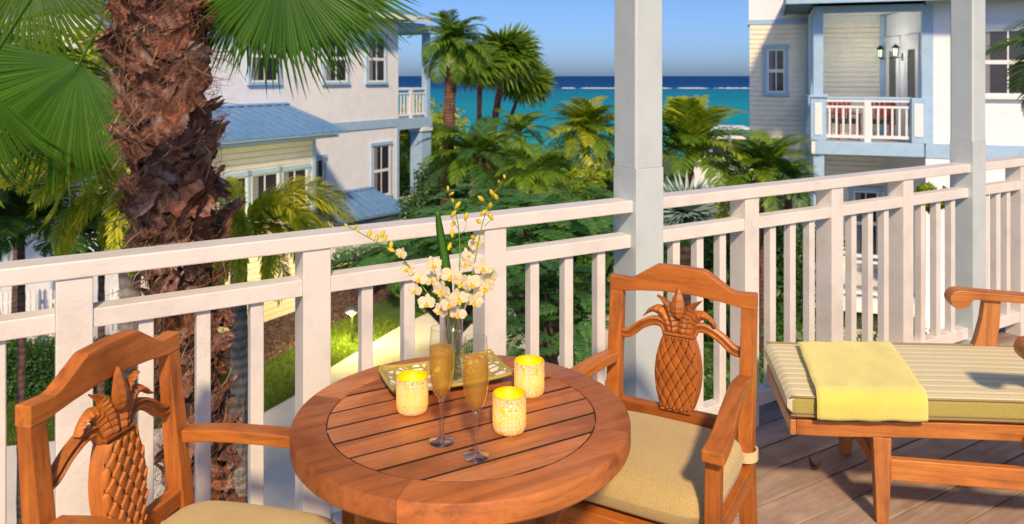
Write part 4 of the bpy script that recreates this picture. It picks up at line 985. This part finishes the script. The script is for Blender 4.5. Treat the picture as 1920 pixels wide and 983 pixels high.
def trunk_mesh(H, r0, r1, rings=0, seed=0, lean=(0, 0), n=14, mat=None):
    g = np.random.default_rng(seed); K = max(8, int(H/.12)); m = MB(); vs = []
    for i in range(K+1):
        t = i/K; z = H*t; r_ = r0+(r1-r0)*t+(.02 if rings and i % 2 else 0)*r0*3
        for j in range(n): a = 2*math.pi*j/n; q = r_*g.uniform(.88, 1.12); vs.append((lean[0]*t*t+q*math.cos(a), lean[1]*t*t+q*math.sin(a), z))
    m.add(vs, [(i*n+j, i*n+(j+1) % n, (i+1)*n+(j+1) % n, (i+1)*n+j) for i in range(K) for j in range(n)]+[tuple(K*n+j for j in range(n))])
    return m
def palm(name, label, group, hub, meshes, n, r0=.14, r1=.11, bark=None, base=None, tilt=(-.5, 1.2), sc_=1, seed=0, az=None, cat='palm', boots=True, skirt=None, gz=GZ, wind=0, roll=.3, extra=()):
    g = random.Random(seed); hub = Vector(hub); b0 = Vector(base) if base is not None else Vector((hub.x, hub.y, gz))
    p = empty(name, b0, 0, label, cat, group); H = hub.z-b0.z
    lean = (hub.x-b0.x, hub.y-b0.y)
    trunk_mesh(H, r0, r1, 1, seed, lean).build('trunk', bark or BARK, p)
    for i in range(n):
        t = (i+.5)/n; el = tilt[0]+(tilt[1]-tilt[0])*(t**.8)+g.uniform(-.12, .12)
        a = (az[0]+(az[1]-az[0])*g.random()) if az else i*2.39996+g.uniform(-.25, .25)
        if wind: a += wind*math.sin(-a)*.6
        o = link('frond', g.choice(meshes), p, hub-b0); o.rotation_mode = 'ZYX'
        o.rotation_mode = 'XYZ'; o.rotation_euler = (g.uniform(-roll, roll), -el, a); s = sc_*g.uniform(.85, 1.1); o.scale = (s, s, s)
    for (a, el, s) in extra:
        o = link('frond', g.choice(meshes), p, hub-b0); o.rotation_euler = (0, -el, a); o.scale = (s, s, s)
    if skirt:
        for i in range(skirt[1]):
            o = link('dry_frond', g.choice(skirt[0]), p, hub-b0-Vector((0, 0, .08))); o.rotation_euler = (0, R(g.uniform(40, 75)), g.uniform(0, 6.28)); s = sc_*g.uniform(.6, .9); o.scale = (s,)*3
    return p
# fronds: petal direction is +x, raised by -el about y
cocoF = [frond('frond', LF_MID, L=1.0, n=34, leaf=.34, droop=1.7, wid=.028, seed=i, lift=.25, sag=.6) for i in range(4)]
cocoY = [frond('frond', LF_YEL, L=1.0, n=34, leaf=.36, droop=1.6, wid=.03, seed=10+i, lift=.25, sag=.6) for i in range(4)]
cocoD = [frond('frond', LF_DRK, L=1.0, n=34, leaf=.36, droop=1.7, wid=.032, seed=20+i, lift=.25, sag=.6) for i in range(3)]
LF_FOX = leafmat('foxtail_yellow_green', [(0, (.26, .32, .015)), (.45, (.50, .54, .04)), (.8, (.72, .70, .07)), (1, (.85, .80, .14))], .4)
foxF = [frond('frond', LF_FOX, L=1.0, n=140, leaf=.19, droop=1.9, wid=.021, plum=.85, seed=30+i, lift=.3, sag=.25, fwd=.75, tip=.25) for i in range(4)]
fanS = [fan_mesh('frond', LF_MID, .66, 28, 4.4, .75, .35, 40+i, .5, 1.35, .5, wind=.3) for i in range(4)]
fanSD = [fan_mesh('frond', LF_FAN, .62, 26, 4.4, .6, .35, 45+i, .45, 1.1, .5) for i in range(3)]
fanDead = [fan_mesh('dry_frond', LF_DEAD, .6, 18, 2.6, .9, .3, 50+i, .35, .8, .9) for i in range(3)]
fanSil = [fan_mesh('frond', LF_SIL, .75, 24, 4.6, .15, .5, 55+i, .5, 1.0, .25) for i in range(3)]

palm('fan_palm', 'slim palm with a shaggy trunk and windblown crown beside the porch of the left house', 'tall palms before the sea', at(848, 82, 20), fanSD+cocoF[:4]*4, 44, .165, .14, BARKR, base=(at(836, 500, 20).x, 20, GZ), tilt=(-1.1, 1.2), sc_=1.2, seed=3, skirt=(fanDead, 7), wind=.6)
palm('fan_palm', 'broad windblown fan palm with the highest crown, right of the slim palm', 'tall palms before the sea', at(950, 105, 24), fanS, 46, .12, .10, BARKR, base=(at(906, 500, 24).x, 24, GZ), tilt=(-1.0, 1.3), sc_=1.75, seed=4, skirt=(fanDead, 7), wind=.7)
palm('fan_palm', 'fan palm with brown dead fronds hanging under its crown, between the two taller palms', 'tall palms before the sea', at(900, 125, 22.5), fanS, 30, .08, .07, BARKR, base=(at(897, 500, 22.5).x, 22.5, GZ), tilt=(-.9, 1.1), sc_=1.3, seed=5, skirt=(fanDead, 9), wind=.7)
palm('fan_palm', 'fan palm leaning right with a drooping crown against the turquoise sea', 'tall palms before the sea', at(985, 150, 25), fanS, 34, .07, .06, BARKR, base=(at(910, 500, 25).x, 25, GZ), tilt=(-1.1, .9), sc_=1.5, seed=6, skirt=(fanDead, 4), wind=.8)
palm('coconut_palm', 'bushy yellow green coconut palm just left of the near blue post', 'coconut palms by the shore', at(1100, 258, 26), cocoY+cocoF[:2], 44, .13, .1, BARK, tilt=(-.45, 1.45), sc_=1.75, seed=8)
palm('coconut_palm', 'coconut palm with arching fronds below the broad fan palms', 'coconut palms by the shore', at(975, 255, 21), cocoF+cocoY[:1], 20, .1, .08, BARK, tilt=(-.3, 1.3), sc_=1.1, seed=9)
palm('coconut_palm', 'dark green palm between the shaggy trunk and the fan palms', 'coconut palms by the shore', at(890, 300, 19), cocoD+cocoF[:1], 26, .12, .1, BARKR, tilt=(-.5, 1.2), sc_=1.5, seed=10)
palm('coconut_palm', 'low palm with yellowing fronds in front of the sea, left of the bushy coconut palm', 'coconut palms by the shore', at(1000, 330, 17), cocoF, 22, .1, .08, BARKR, tilt=(-.4, 1.1), sc_=1.2, seed=12)
palm('coconut_palm', 'yellow green palm behind the porch column of the left house', 'coconut palms by the shore', at(790, 265, 33), cocoY+cocoF, 26, .12, .1, BARK, tilt=(-.5, 1.2), sc_=1.9, seed=13)
palm('coconut_palm', 'bright palm with long arching fronds just right of the near blue post', 'palms by the right house', at(1292, 298, 16), cocoY+cocoF, 30, .12, .1, BARK, tilt=(-.2, 1.5), sc_=1.6, seed=14)
palm('areca_palm', 'full green palm against the cream wall of the right house', 'palms by the right house', at(1432, 335, 15), cocoF+cocoD[:1], 34, .11, .09, BARKR, tilt=(-.5, 1.4), sc_=1.25, seed=15)
palm('areca_palm', 'smaller dark palm tucked under the far balcony', 'palms by the right house', at(1478, 345, 14.5), cocoD+cocoF[:1], 22, .08, .07, BARK, tilt=(-.5, 1.3), sc_=.75, seed=16)
palm('silver_palm', 'silver blue fan palm seen through the railing right of the near post', None, at(1285, 400, 9), fanSil, 15, .1, .09, BARK, tilt=(-.3, 1.3), sc_=.62, seed=17)
palm('foxtail_palm', 'yellow green foxtail palm right of the shaggy trunk, before the bay window', 'foxtail palms', at(448, 432, 7.4), foxF, 15, .085, .075, BARKG, tilt=(-.6, .65), sc_=1.0, seed=21, extra=((-.1, .6, 1.3), (-.6, .5, 1.3), (.1, .35, 1.2), (.4, .7, 1.2), (-1.2, .2, 1.1), (-.3, .1, 1.15), (3.4, .9, 1.0)))
palm('foxtail_palm', 'yellow green foxtail palm left of the shaggy trunk', 'foxtail palms', at(245, 365, 5.9), foxF, 15, .085, .075, BARKG, tilt=(-.8, .5), sc_=.78, seed=26, extra=((3.4, .9, 1.15), (-2.3, .6, 1.1), (-1.7, .6, 1.1), (2.9, .5, 1.1), (-1.2, .2, 1.0)))
palm('areca_palm', 'dark green feathery palm at the left edge above the railing', 'dark palms at the left', at(40, 445, 9.5), cocoD, 20, .05, .04, BARK, tilt=(.0, 1.2), sc_=1.15, seed=23)
palm('areca_palm', 'dark feathery palm behind the foxtail palm left of the shaggy trunk', 'dark palms at the left', at(190, 455, 10.5), cocoD, 18, .05, .04, BARK, tilt=(.0, 1.2), sc_=1.1, seed=24)
palm('coconut_palm', 'bright green palm at the top left corner behind the big fan leaf', None, at(-20, 60, 9), cocoY+cocoF[:1], 18, .1, .09, BARK, tilt=(-1.0, 1.2), sc_=2.4, seed=25)
palm('coconut_palm', 'palm at the right edge whose fronds reach past the far blue post', None, at(2035, 90, 7.5), cocoF, 16, .1, .09, BARK, tilt=(-.9, .8), sc_=1.0, seed=27)

def lumps(c, rx, ry, rz, k, r0, r1, seed):
    g = random.Random(seed); out = []; rad = []
    for i in range(k):
        a = g.random()*6.28; q = math.sqrt(g.random()); z = g.uniform(-1, 1)*(1-q*.4)
        out.append((c[0]+rx*q*math.cos(a), c[1]+ry*q*math.sin(a), c[2]+rz*z)); rad.append(g.uniform(r0, r1))
    return out, rad
def shrub(name, label, base, rx, ry, h, mat, n, size, seed, group=None, cat='shrub', k=22, low=0.15):
    s = empty(name, base, 0, label, cat, group)
    C, Rd = lumps((0, 0, h*.5), rx*.75, ry*.75, h*.36, k, h*.13, h*.24, seed)
    leaves('foliage', mat, C, Rd, n, size, s, seed=seed)
    m = MB()
    for i in range(5): a = i*1.3; m.tube([(0, 0, 0), (rx*.3*math.cos(a), ry*.3*math.sin(a), h*.35), (rx*.5*math.cos(a+.3), ry*.5*math.sin(a+.3), h*.65)], [.03, .02, .01], 5)
    m.build('stem', BARK, s); return s
def broadtree(label, base, rx, ry, ztop, zlow, mat, n, size, seed, group='evergreen trees before the sea', k=34):
    b = Vector(base); t = empty('broadleaf_tree', b, 0, label, 'tree', group); H = ztop-b.z; mid = (ztop+zlow)/2-b.z
    C, Rd = lumps((0, 0, mid), rx*.8, ry*.8, (ztop-zlow)/2*.8, k, (ztop-zlow)*.12, (ztop-zlow)*.24, seed)
    leaves('crown', mat, C, Rd, n, size, t, seed=seed, shell=.5)
    m = MB().tube([(0, 0, 0), (.05, .0, mid*.5), (0, .1, mid)], [.12, .09, .06], 8); g = random.Random(seed)
    for c in C[::4]: m.tube([(0, 0, mid*.5), (c[0]*.5, c[1]*.5, (mid*.5+c[2])/2), c], [.05, .035, .012], 5)
    m.build('trunk', BARK, t); return t
def gat(x, Y): p = at(x, 142, Y); return (p.x, Y, GZ)
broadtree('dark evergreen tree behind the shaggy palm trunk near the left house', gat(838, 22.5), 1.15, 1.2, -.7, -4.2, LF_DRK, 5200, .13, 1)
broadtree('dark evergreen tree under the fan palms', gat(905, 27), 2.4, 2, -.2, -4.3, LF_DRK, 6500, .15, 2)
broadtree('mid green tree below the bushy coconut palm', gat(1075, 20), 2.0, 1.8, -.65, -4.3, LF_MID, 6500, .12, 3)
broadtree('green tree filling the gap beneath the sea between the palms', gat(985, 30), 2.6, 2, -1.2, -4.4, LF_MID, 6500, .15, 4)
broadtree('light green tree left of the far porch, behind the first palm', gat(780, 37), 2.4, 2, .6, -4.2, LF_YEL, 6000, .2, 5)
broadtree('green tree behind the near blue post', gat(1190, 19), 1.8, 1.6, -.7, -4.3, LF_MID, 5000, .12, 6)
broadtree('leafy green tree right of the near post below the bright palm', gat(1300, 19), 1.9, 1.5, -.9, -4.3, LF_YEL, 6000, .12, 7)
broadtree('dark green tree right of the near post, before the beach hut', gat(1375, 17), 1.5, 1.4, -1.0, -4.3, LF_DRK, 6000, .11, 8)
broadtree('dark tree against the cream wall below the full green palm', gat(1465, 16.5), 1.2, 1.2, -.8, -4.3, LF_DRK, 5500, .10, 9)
broadtree('dark tree at the left edge behind the picket fence', gat(40, 19), 2.8, 1.6, .3, -2.9, LF_DRK, 6500, .14, 10, 'trees at the left edge')
broadtree('dark leafy tree behind the left foxtail palm', gat(225, 18.5), 2.0, 1.4, -.6, -3.2, LF_DRK, 5000, .11, 11, 'trees at the left edge')
broadtree('bushy green tree far left beyond the picket fence', gat(-80, 24), 3.5, 2, 1.0, -3.2, LF_MID, 6500, .2, 61, 'trees at the left edge')
broadtree('green tree between the shaggy trunk and the left edge, far beyond the fence', gat(170, 27), 3.2, 2, .9, -3.4, LF_MID, 6500, .2, 62, 'trees at the left edge')
broadtree('tall bright tree behind the top left fan leaves', gat(30, 16), 2.2, 1.8, 2.8, -.5, LF_YEL, 6000, .2, 12, 'trees at the left edge')
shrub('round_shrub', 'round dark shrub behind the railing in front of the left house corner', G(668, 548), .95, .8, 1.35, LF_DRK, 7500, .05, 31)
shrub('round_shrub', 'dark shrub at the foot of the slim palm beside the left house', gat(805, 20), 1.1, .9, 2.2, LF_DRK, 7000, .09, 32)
shrub('leafy_shrub', 'yellow green shrub before the white wall, left of the far post', at(1752, 392, 12), .32, .3, .55, LF_YEL, 2600, .07, 33).location.z -= .1
shrub('leafy_shrub', 'low bush with yellow flowers between the poinciana and the near post', at(1122, 372, 11), .5, .4, .5, LF_YEL, 2500, .06, 34)
for i, (x, Y, h, lab) in enumerate(((1330, 11, 2.0, 'clipped green hedge bush just right of the near post'), (1440, 10.5, 3.0, 'tall hedge bush seen through the railing left of the far balcony'), (1545, 11, 2.9, 'hedge bush seen through the railing in front of the lower porch'), (1660, 11.5, 2.5, 'hedge bush below the far balcony, behind the lounger towel'), (1760, 12, 2.3, 'hedge bush seen through the railing beside the far post'))):
    shrub('hedge_bush', lab, gat(x, Y), .75, .5, h, LF_MID if i != 1 else LF_POI, 7500, .06, 40+i, 'hedge bushes beyond the deck', 'hedge', 30)
for i, (x, lab) in enumerate(((-60, 'dark clipped hedge at the left edge below the picket fence'), (70, 'dark clipped hedge left of the lower left chair back'), (190, 'dark clipped hedge behind the lower left chair crest'))):
    p = G(x, 742); s = empty('clipped_hedge', p, R(8), lab, 'hedge', 'clipped hedges along the picket fence')
    C = [(a*.16-.62, b*.16-.3, c*.17+.12) for a in range(9) for b in range(4) for c in range(6)]
    leaves('foliage', LF_DRK, C, [.13]*len(C), 11000, .045, s, seed=50+i, squash=1)
    MB().tube([(0, 0, 0), (0, 0, .7)], .03, 6).build('stem', BARK, s)
# picket fence
pf = empty('picket_fence', G(10, 690), R(8), 'white picket fence behind the clipped hedge at the left', 'fence')
pf.location.y += .9
pk = MB().prism([(-.035, .1), (.035, .1), (.035, 1.32), (0, 1.38), (-.035, 1.32)], -.012, .012).mesh('picket', TRIMW)
for i in range(44): link('picket', pk, pf, (-2.2+i*.112, 0, 0))
for z in (.3, 1.05): MB().box(-2.3, 2.7, .013, .05, z, z+.08).build('fence_rail', TRIMW, pf)

# poinciana: layered ferny sprays on a spreading tree
def spray_arrays(seed):
    return frond_arrays(L=.55, n=15, leaf=.16, droop=.5, wid=.034, seed=seed, lift=.12, sag=.12, vee=.05, fwd=.35, tip=.3)
def poinciana(base, ctr, rx, ry, rz, n, seed, lab, sc_=1.):
    b = Vector(base); c0 = Vector(ctr)-b; t = empty('poinciana_tree', b, 0, lab, 'tree', 'poinciana trees'); g = random.Random(seed); ms = []; cl = []
    for i in range(26):
        a = g.random()*6.28; q = math.sqrt(g.random()); z = rz*(1-q*q*1.2)*g.uniform(-.3, 1); cl.append((c0+Vector((rx*q*math.cos(a), ry*q*math.sin(a), z)), a))
    arrs = [spray_arrays(seed+k) for k in range(3)]; groups = [[], [], []]
    for i in range(n):
        c, a = g.choice(cl); p = c+Vector((g.gauss(0, .22), g.gauss(0, .22), g.gauss(0, .09))); az = a+g.gauss(0, .9)
        M = Matrix.Translation(p) @ Matrix.Rotation(az, 4, 'Z') @ Matrix.Rotation(g.uniform(-.15, .35), 4, 'Y') @ Matrix.Rotation(g.gauss(0, .2), 4, 'X') @ Matrix.Scale(g.uniform(.6, 1.15)*sc_, 4); groups[i % 3].append(M)
    for k in range(3):
        V, Q, T, var = merge_copies(arrs[k], groups[k]); link('crown', npmesh('crown', V, [Q, T], LF_POI, var), t)
    m = MB().tube([(0, 0, 0), (.08, .0, c0.z*.35), (-.05, .05, c0.z*.6)], [.1, .085, .07], 8)
    for c, a in cl[:16]:
        mid = Vector((c.x*.45, c.y*.45, c0.z*.75)); m.tube(smooth_path([(-.05, .05, c0.z*.58), mid, c], 8), [.05-.0048*i for i in range(9)], 5)
    m.build('trunk', BARK, t)
poinciana(gat(1035, 9.6), at(1020, 415, 9.6), 1.2, 1.3, .62, 560, 60, 'ferny poinciana tree just beyond the railing, left of the near post')
poinciana(gat(860, 12.5), at(850, 478, 12.5), 1.4, 1.2, .45, 330, 61, 'ferny poinciana tree behind the orchids, farther out')
poinciana(gat(1090, 7.6), at(1075, 600, 7.6), .55, .6, .5, 190, 63, 'low dark poinciana branches seen between the balusters left of the near post', .8)

# garden light
gl_ = empty('path_light', G(660, 642), 0, 'small black mushroom path light glowing on the grass', 'garden light')
BLK = plain('black_metal', (.02, .02, .022), .4, .5)
MB().tube([(0, 0, 0), (0, 0, .62)], .018, 8).build('stake', BLK, gl_); MB().lathe([(0, 0), (.07, 0), (.06, .05), (.02, .07)], 12).build('base', BLK, gl_)
MB().lathe([(0, .80), (.06, .79), (.15, .72), (.16, .69), (.13, .70), (0, .715)], 20).build('hood', plain('grey_hood_metal', (.12, .15, .22), .4, .3), gl_, smooth=True)
LM, n_, b_ = newmat('warm_lamp_glass'); b_.inputs['Emission Color'].default_value = (1, .75, .2, 1); b_.inputs['Emission Strength'].default_value = 4
MB().lathe([(0, .60), (.045, .61), (.05, .68), (0, .69)], 12).build('lamp_glass', LM, gl_)
ld = bpy.data.lights.new('path_lamp', 'POINT'); ld.energy = 190; ld.color = (1, .74, .12); ld.shadow_soft_size = .05; lo = bpy.data.objects.new('path_lamp', ld); COL.objects.link(lo); lo.parent = gl_; lo.location = (0, -.25, .62)
o = chips(2600).build('mulch_chips', mulchmat()); tag(o, 'brown bark chips scattered over the planting bed', kind='stuff')
# grass blades near the path
def grassfield(n):
    g = np.random.default_rng(5); P = []
    while len(P) < n:
        x, y = g.uniform(-60, 760), g.uniform(600, 850)
        yu = np.interp(x, [-60, 10, 490, 560, 620, 680, 750], [845, 838, 778, 738, 690, 655, 612]); yl = np.interp(x, [-60, 200, 400, 480, 560, 640, 700, 760], [700, 735, 700, 690, 650, 600, 570, 545])
        if yl < y < yu: p = G(x, y); P.append((p.x, p.y))
    for i in range(n//5):
        x, y = g.uniform(1255, 1560), g.uniform(560, 735); p = G(x, y); P.append((p.x, p.y))
    P = np.array(P); n = len(P); a = g.random(n)*6.28; h = g.uniform(.03, .085, n); w = .007; z = GZ+.004
    X, Y = P[:, 0], P[:, 1]; ln = g.normal(size=(n, 2))*.03
    V = np.stack([np.c_[X-np.cos(a)*w, Y-np.sin(a)*w, np.full(n, z)], np.c_[X+np.cos(a)*w, Y+np.sin(a)*w, np.full(n, z)], np.c_[X+ln[:, 0], Y+ln[:, 1], z+h]], 1).reshape(-1, 3)
    me = npmesh('grass', V, [np.arange(3*n).reshape(n, 3)], leafmat('lawn_blades', [(0, (.04, .10, .012)), (.5, (.09, .17, .02)), (1, (.22, .26, .04))], .3), np.repeat(g.random(n), 3))
    return link('grass', me)
tag(grassfield(60000), 'short green lawn grass beside the garden path', kind='stuff')

# near shaggy palm
NP = Vector((at(340, 142, 4.6).x, 4.6, GZ))
npalm = empty('cabbage_palm', NP, 0, 'big palm trunk covered in shaggy red brown leaf boots, with hanging fan leaves', 'palm')
def axis(z):                                 # trunk centre offset at world height z
    return Vector((.07-.075*max(0, z+.6)+(.05*max(0, -(z+.2))), 0, z-GZ))
prof = []; m = MB(); n_ = 20; vs_ = []; K = 60
for i in range(K+1):
    z = GZ+(7.6)*i/K; c = axis(z)
    for j in range(n_): a = 2*math.pi*j/n_; q = (.13+.035*(z > 0))*random.uniform(.9, 1.1); vs_.append((c.x+q*math.cos(a), c.y+q*math.sin(a), c.z))
m.add(vs_, [(i*n_+j, i*n_+(j+1) % n_, (i+1)*n_+(j+1) % n_, (i+1)*n_+j) for i in range(K) for j in range(n_)])
m.build('trunk', barkmat('fibrous_palm_bark', (.09, .04, .028), 14), npalm)
def bootmat():
    m, n, b = newmat('dry_leaf_boot'); v = coords(n, (14, 14, 1.6)); f = noise(n, v, 2.5, 6, .7, .4); big = noise(n, coords(n), 7, 4); oi = nd(n, "ShaderNodeObjectInfo")
    c1 = ramp(n, f, [(.25, (.03, .012, .009)), (.42, (.13, .055, .04)), (.58, (.29, .14, .10)), (.75, (.56, .38, .31))])
    tint_ = ramp(n, oi.outputs['Random'], [(0, (1.3, .9, .55)), (.3, (.8, .78, .78)), (.55, (1, 1, .95)), (.8, (.95, .95, 1.1)), (1, (1.5, 1.05, .6))])
    c2 = mix(n, c1, tint_, .9, 'MULTIPLY')
    n.links.new(mix(n, c2, (.46, .38, .36), ramp(n, big, [(.56, (0, 0, 0)), (.72, (.6, .6, .6))])), b.inputs['Base Color'])
    b.inputs['Roughness'].default_value = .6; bump(n, b, f, .8, .008); return m
BOOT = bootmat()
def boot(seed):
    g = random.Random(seed); m = MB(); H = g.uniform(.24, .38); Wd = g.uniform(.13, .20); curl = g.uniform(.03, .11); tw = g.uniform(-.06, .06); NU, NV = 9, 12
    jag = [g.uniform(.6, 1) for _ in range(NU)]; ed = [[g.uniform(.75, 1.1) for _ in range(NV)] for _ in range(2)]
    for off in (0, -.006):
        def f(u, v):
            iu, iv = round(u*(NU-1)), round(v*(NV-1)); q = 2*u-1; vv = v*(1-(1-jag[iu])*.55*(v > .5)*v)
            w = Wd*(1-.72*vv**1.3)*(ed[0][iv] if q < 0 else ed[1][iv]); x = q*w+tw*vv
            y = .03*q*q*(1-1.6*vv)-(.035*vv+curl*vv**3)-.004*math.sin(11*q+seed)+off+.012*math.sin(7*vv+q*3+seed); return (x, y, vv*H+.018*q*math.sin(seed+vv*4))
        m.grid(f, NU, NV)
    return m.mesh('leaf_boot', BOOT, False)
boots = [boot(i) for i in range(14)]
g = random.Random(77); cnt = 0; zz = -2.15
while cnt < 296 and zz < 2.5:
    wide = 1.0 if zz < .6 else 1.15; nb = 6
    for j in range(nb):
        z = zz+g.uniform(-.05, .05); c = axis(z); a = 2*math.pi*(j+.5*(cnt//nb % 2))/nb+g.uniform(-.2, .2); rad = (.165 if zz > .3 else .135)+g.uniform(0, .03)
        o = link('leaf_boot', boots[g.randrange(14)], npalm, (c.x+rad*math.sin(a), c.y-rad*math.cos(a), c.z))
        o.rotation_euler = (g.uniform(-.05, .38), g.uniform(-.45, .45), a); s = g.uniform(.58, .92)*wide*(.72 if zz < -.5 else .82 if zz < .3 else .95); o.scale = (s, s, s*g.uniform(.8, 1.1))
        if g.random() < .22: o.rotation_euler.y += math.pi*g.choice((.6, .75, -.7, .9)); o.rotation_euler.x = .3
        cnt += 1
    zz += .096
# fibres: curly strands
def fibres(n):
    G_ = np.random.default_rng(9); V = []; Q = []; var = []
    for i in range(n):
        z = G_.uniform(-2.2, 2.5); 
        if z < 0 and G_.random() < .35: z = G_.uniform(.2, 2.5)
        c = axis(z); a = G_.uniform(-2.2, 2.2); rad = G_.uniform(.18, .25)+.05*(z > .9)*G_.random()
        p = np.array([c.x+rad*math.sin(a), c.y-rad*math.cos(a), c.z]); d = np.array([math.sin(a)*.5, -math.cos(a)*.5, 0])+G_.normal(size=3)*.8; d /= np.linalg.norm(d)
        bg_ = G_.random() < .07; l = G_.uniform(.015, .04)*(1.5 if bg_ else 1); w = G_.uniform(.0009, .0026)*(3.2 if bg_ else 1); b = len(V); k = 5; q = G_.random(); cv = G_.normal(size=3)*.6
        for t in range(k+1):
            s = np.cross(d, [.3, .8, .5]); s /= np.linalg.norm(s)+1e-6; ww = w*(1-.8*t/k); V += [p-s*ww, p+s*ww]; var += [q, q]; p = p+d*l; d = d+cv*.5+G_.normal(size=3)*.18+np.array([0, 0, -.12]); d /= np.linalg.norm(d)
        Q += [(b+2*t, b+2*t+1, b+2*t+3, b+2*t+2) for t in range(k)]
    return npmesh('fibre', np.array(V), [np.array(Q)], leafmat('palm_fibre', [(0, (.10, .04, .02)), (.4, (.24, .11, .06)), (.75, (.38, .22, .14)), (1, (.5, .4, .33))], .15, .7, (1.2, .8, .5)), var)
o = link('fibre', fibres(5200), npalm); o['kind'] = 'stuff'
# its fan leaves: hub point, direction the blade points, facing normal
def hangleaf(hx, hy, Y, dirv, nrm, me, s=1):
    hub = at(hx, hy, Y)-NP; x = Vector(dirv).normalized(); z = Vector(nrm); z = (z-x*z.dot(x)).normalized(); y = z.cross(x)
    M = Matrix((x, y, z)).transposed().to_4x4(); o = link('fan_leaf', me, npalm); o.matrix_local = Matrix.Translation(hub) @ M @ Matrix.Scale(s, 4); return o
big = [fan_mesh('fan_leaf', LF_FAN, .9, 60, 2.7, .5, .9, 70+i, .62, 1.0, .12) for i in range(3)]
bigS = [fan_mesh('fan_leaf', leafmat('bright_fan_green', [(0, (.05, .13, .02)), (.5, (.12, .24, .03)), (1, (.26, .36, .07))], .45, .4), .86, 54, 4.0, .3, .9, 80+i, .55, .9, .2) for i in range(2)]  # bigS leaves use a brighter green than big
hangleaf(150, 118, 4.75, (-.5, -.05, -1), (.15, -1, .2), big[0], 1.0)
hangleaf(532, -62, 4.5, (.06, -.05, -1), (-.1, -1, .15), big[1], .84); hangleaf(478, -60, 4.7, (-.05, .05, -1), (.2, -1, .15), big[2], .76)
hangleaf(60, -70, 4.9, (-.3, .1, -.9), (.3, -1, .2), bigS[0], .95)
hangleaf(235, -160, 5.2, (-.2, .1, -1), (.1, -1, .3), bigS[1], .9)
hangleaf(-40, 150, 4.4, (-.6, .2, -.7), (.5, -1, .3), big[2], .9)
hangleaf(600, -80, 4.75, (.22, .05, -1), (-.25, -1, .2), big[2], .84)
cr = (axis(3.0))
for i in range(8):
    a = 1.6+i*.42; el = .2+.9*((i*.37) % 1); d = Vector((math.cos(a)*math.cos(el), math.sin(a)*math.cos(el)+.25, math.sin(el)))
    M = Matrix((d.normalized(), Vector((0, 0, 1)).cross(d).normalized(), d.cross(Vector((0, 0, 1)).cross(d)).normalized())).transposed().to_4x4()
    o = link('fan_leaf', (big+bigS)[i % 5], npalm); o.matrix_local = Matrix.Translation(cr+d*.95) @ M

# small white beach hut between the palms
bh = empty('beach_hut', (at(1350, 142, 42).x, 42, -7.2+.4), R(-6), 'small white beach hut with blue trim before the sea, right of the near post', 'hut')
z0 = at(1350, 285, 42).z-bh.location.z; z1 = at(1350, 240, 42).z-bh.location.z
MB().box(-1.4, 1.4, 0, 2, 0, z1-.35).build('wall', TRIMW, bh); MB().box(-1.6, 1.6, -.4, 2.3, z1-.06, z1).box(-1.6, 1.6, -.4, 2.3, z0-.5, z0-.35).build('roof', TRIMW, bh)
for k in (-1.5, -.5, .5, 1.5): MB().box(k-.05, k+.05, -.38, -.3, 0, z1-.07).build('post', TRIMB, bh)
for k in range(3): MB().box(-1.4+k, -.6+k, -.02, -.005, z0-.2, z1-.6).build('window', GLASSD, bh)
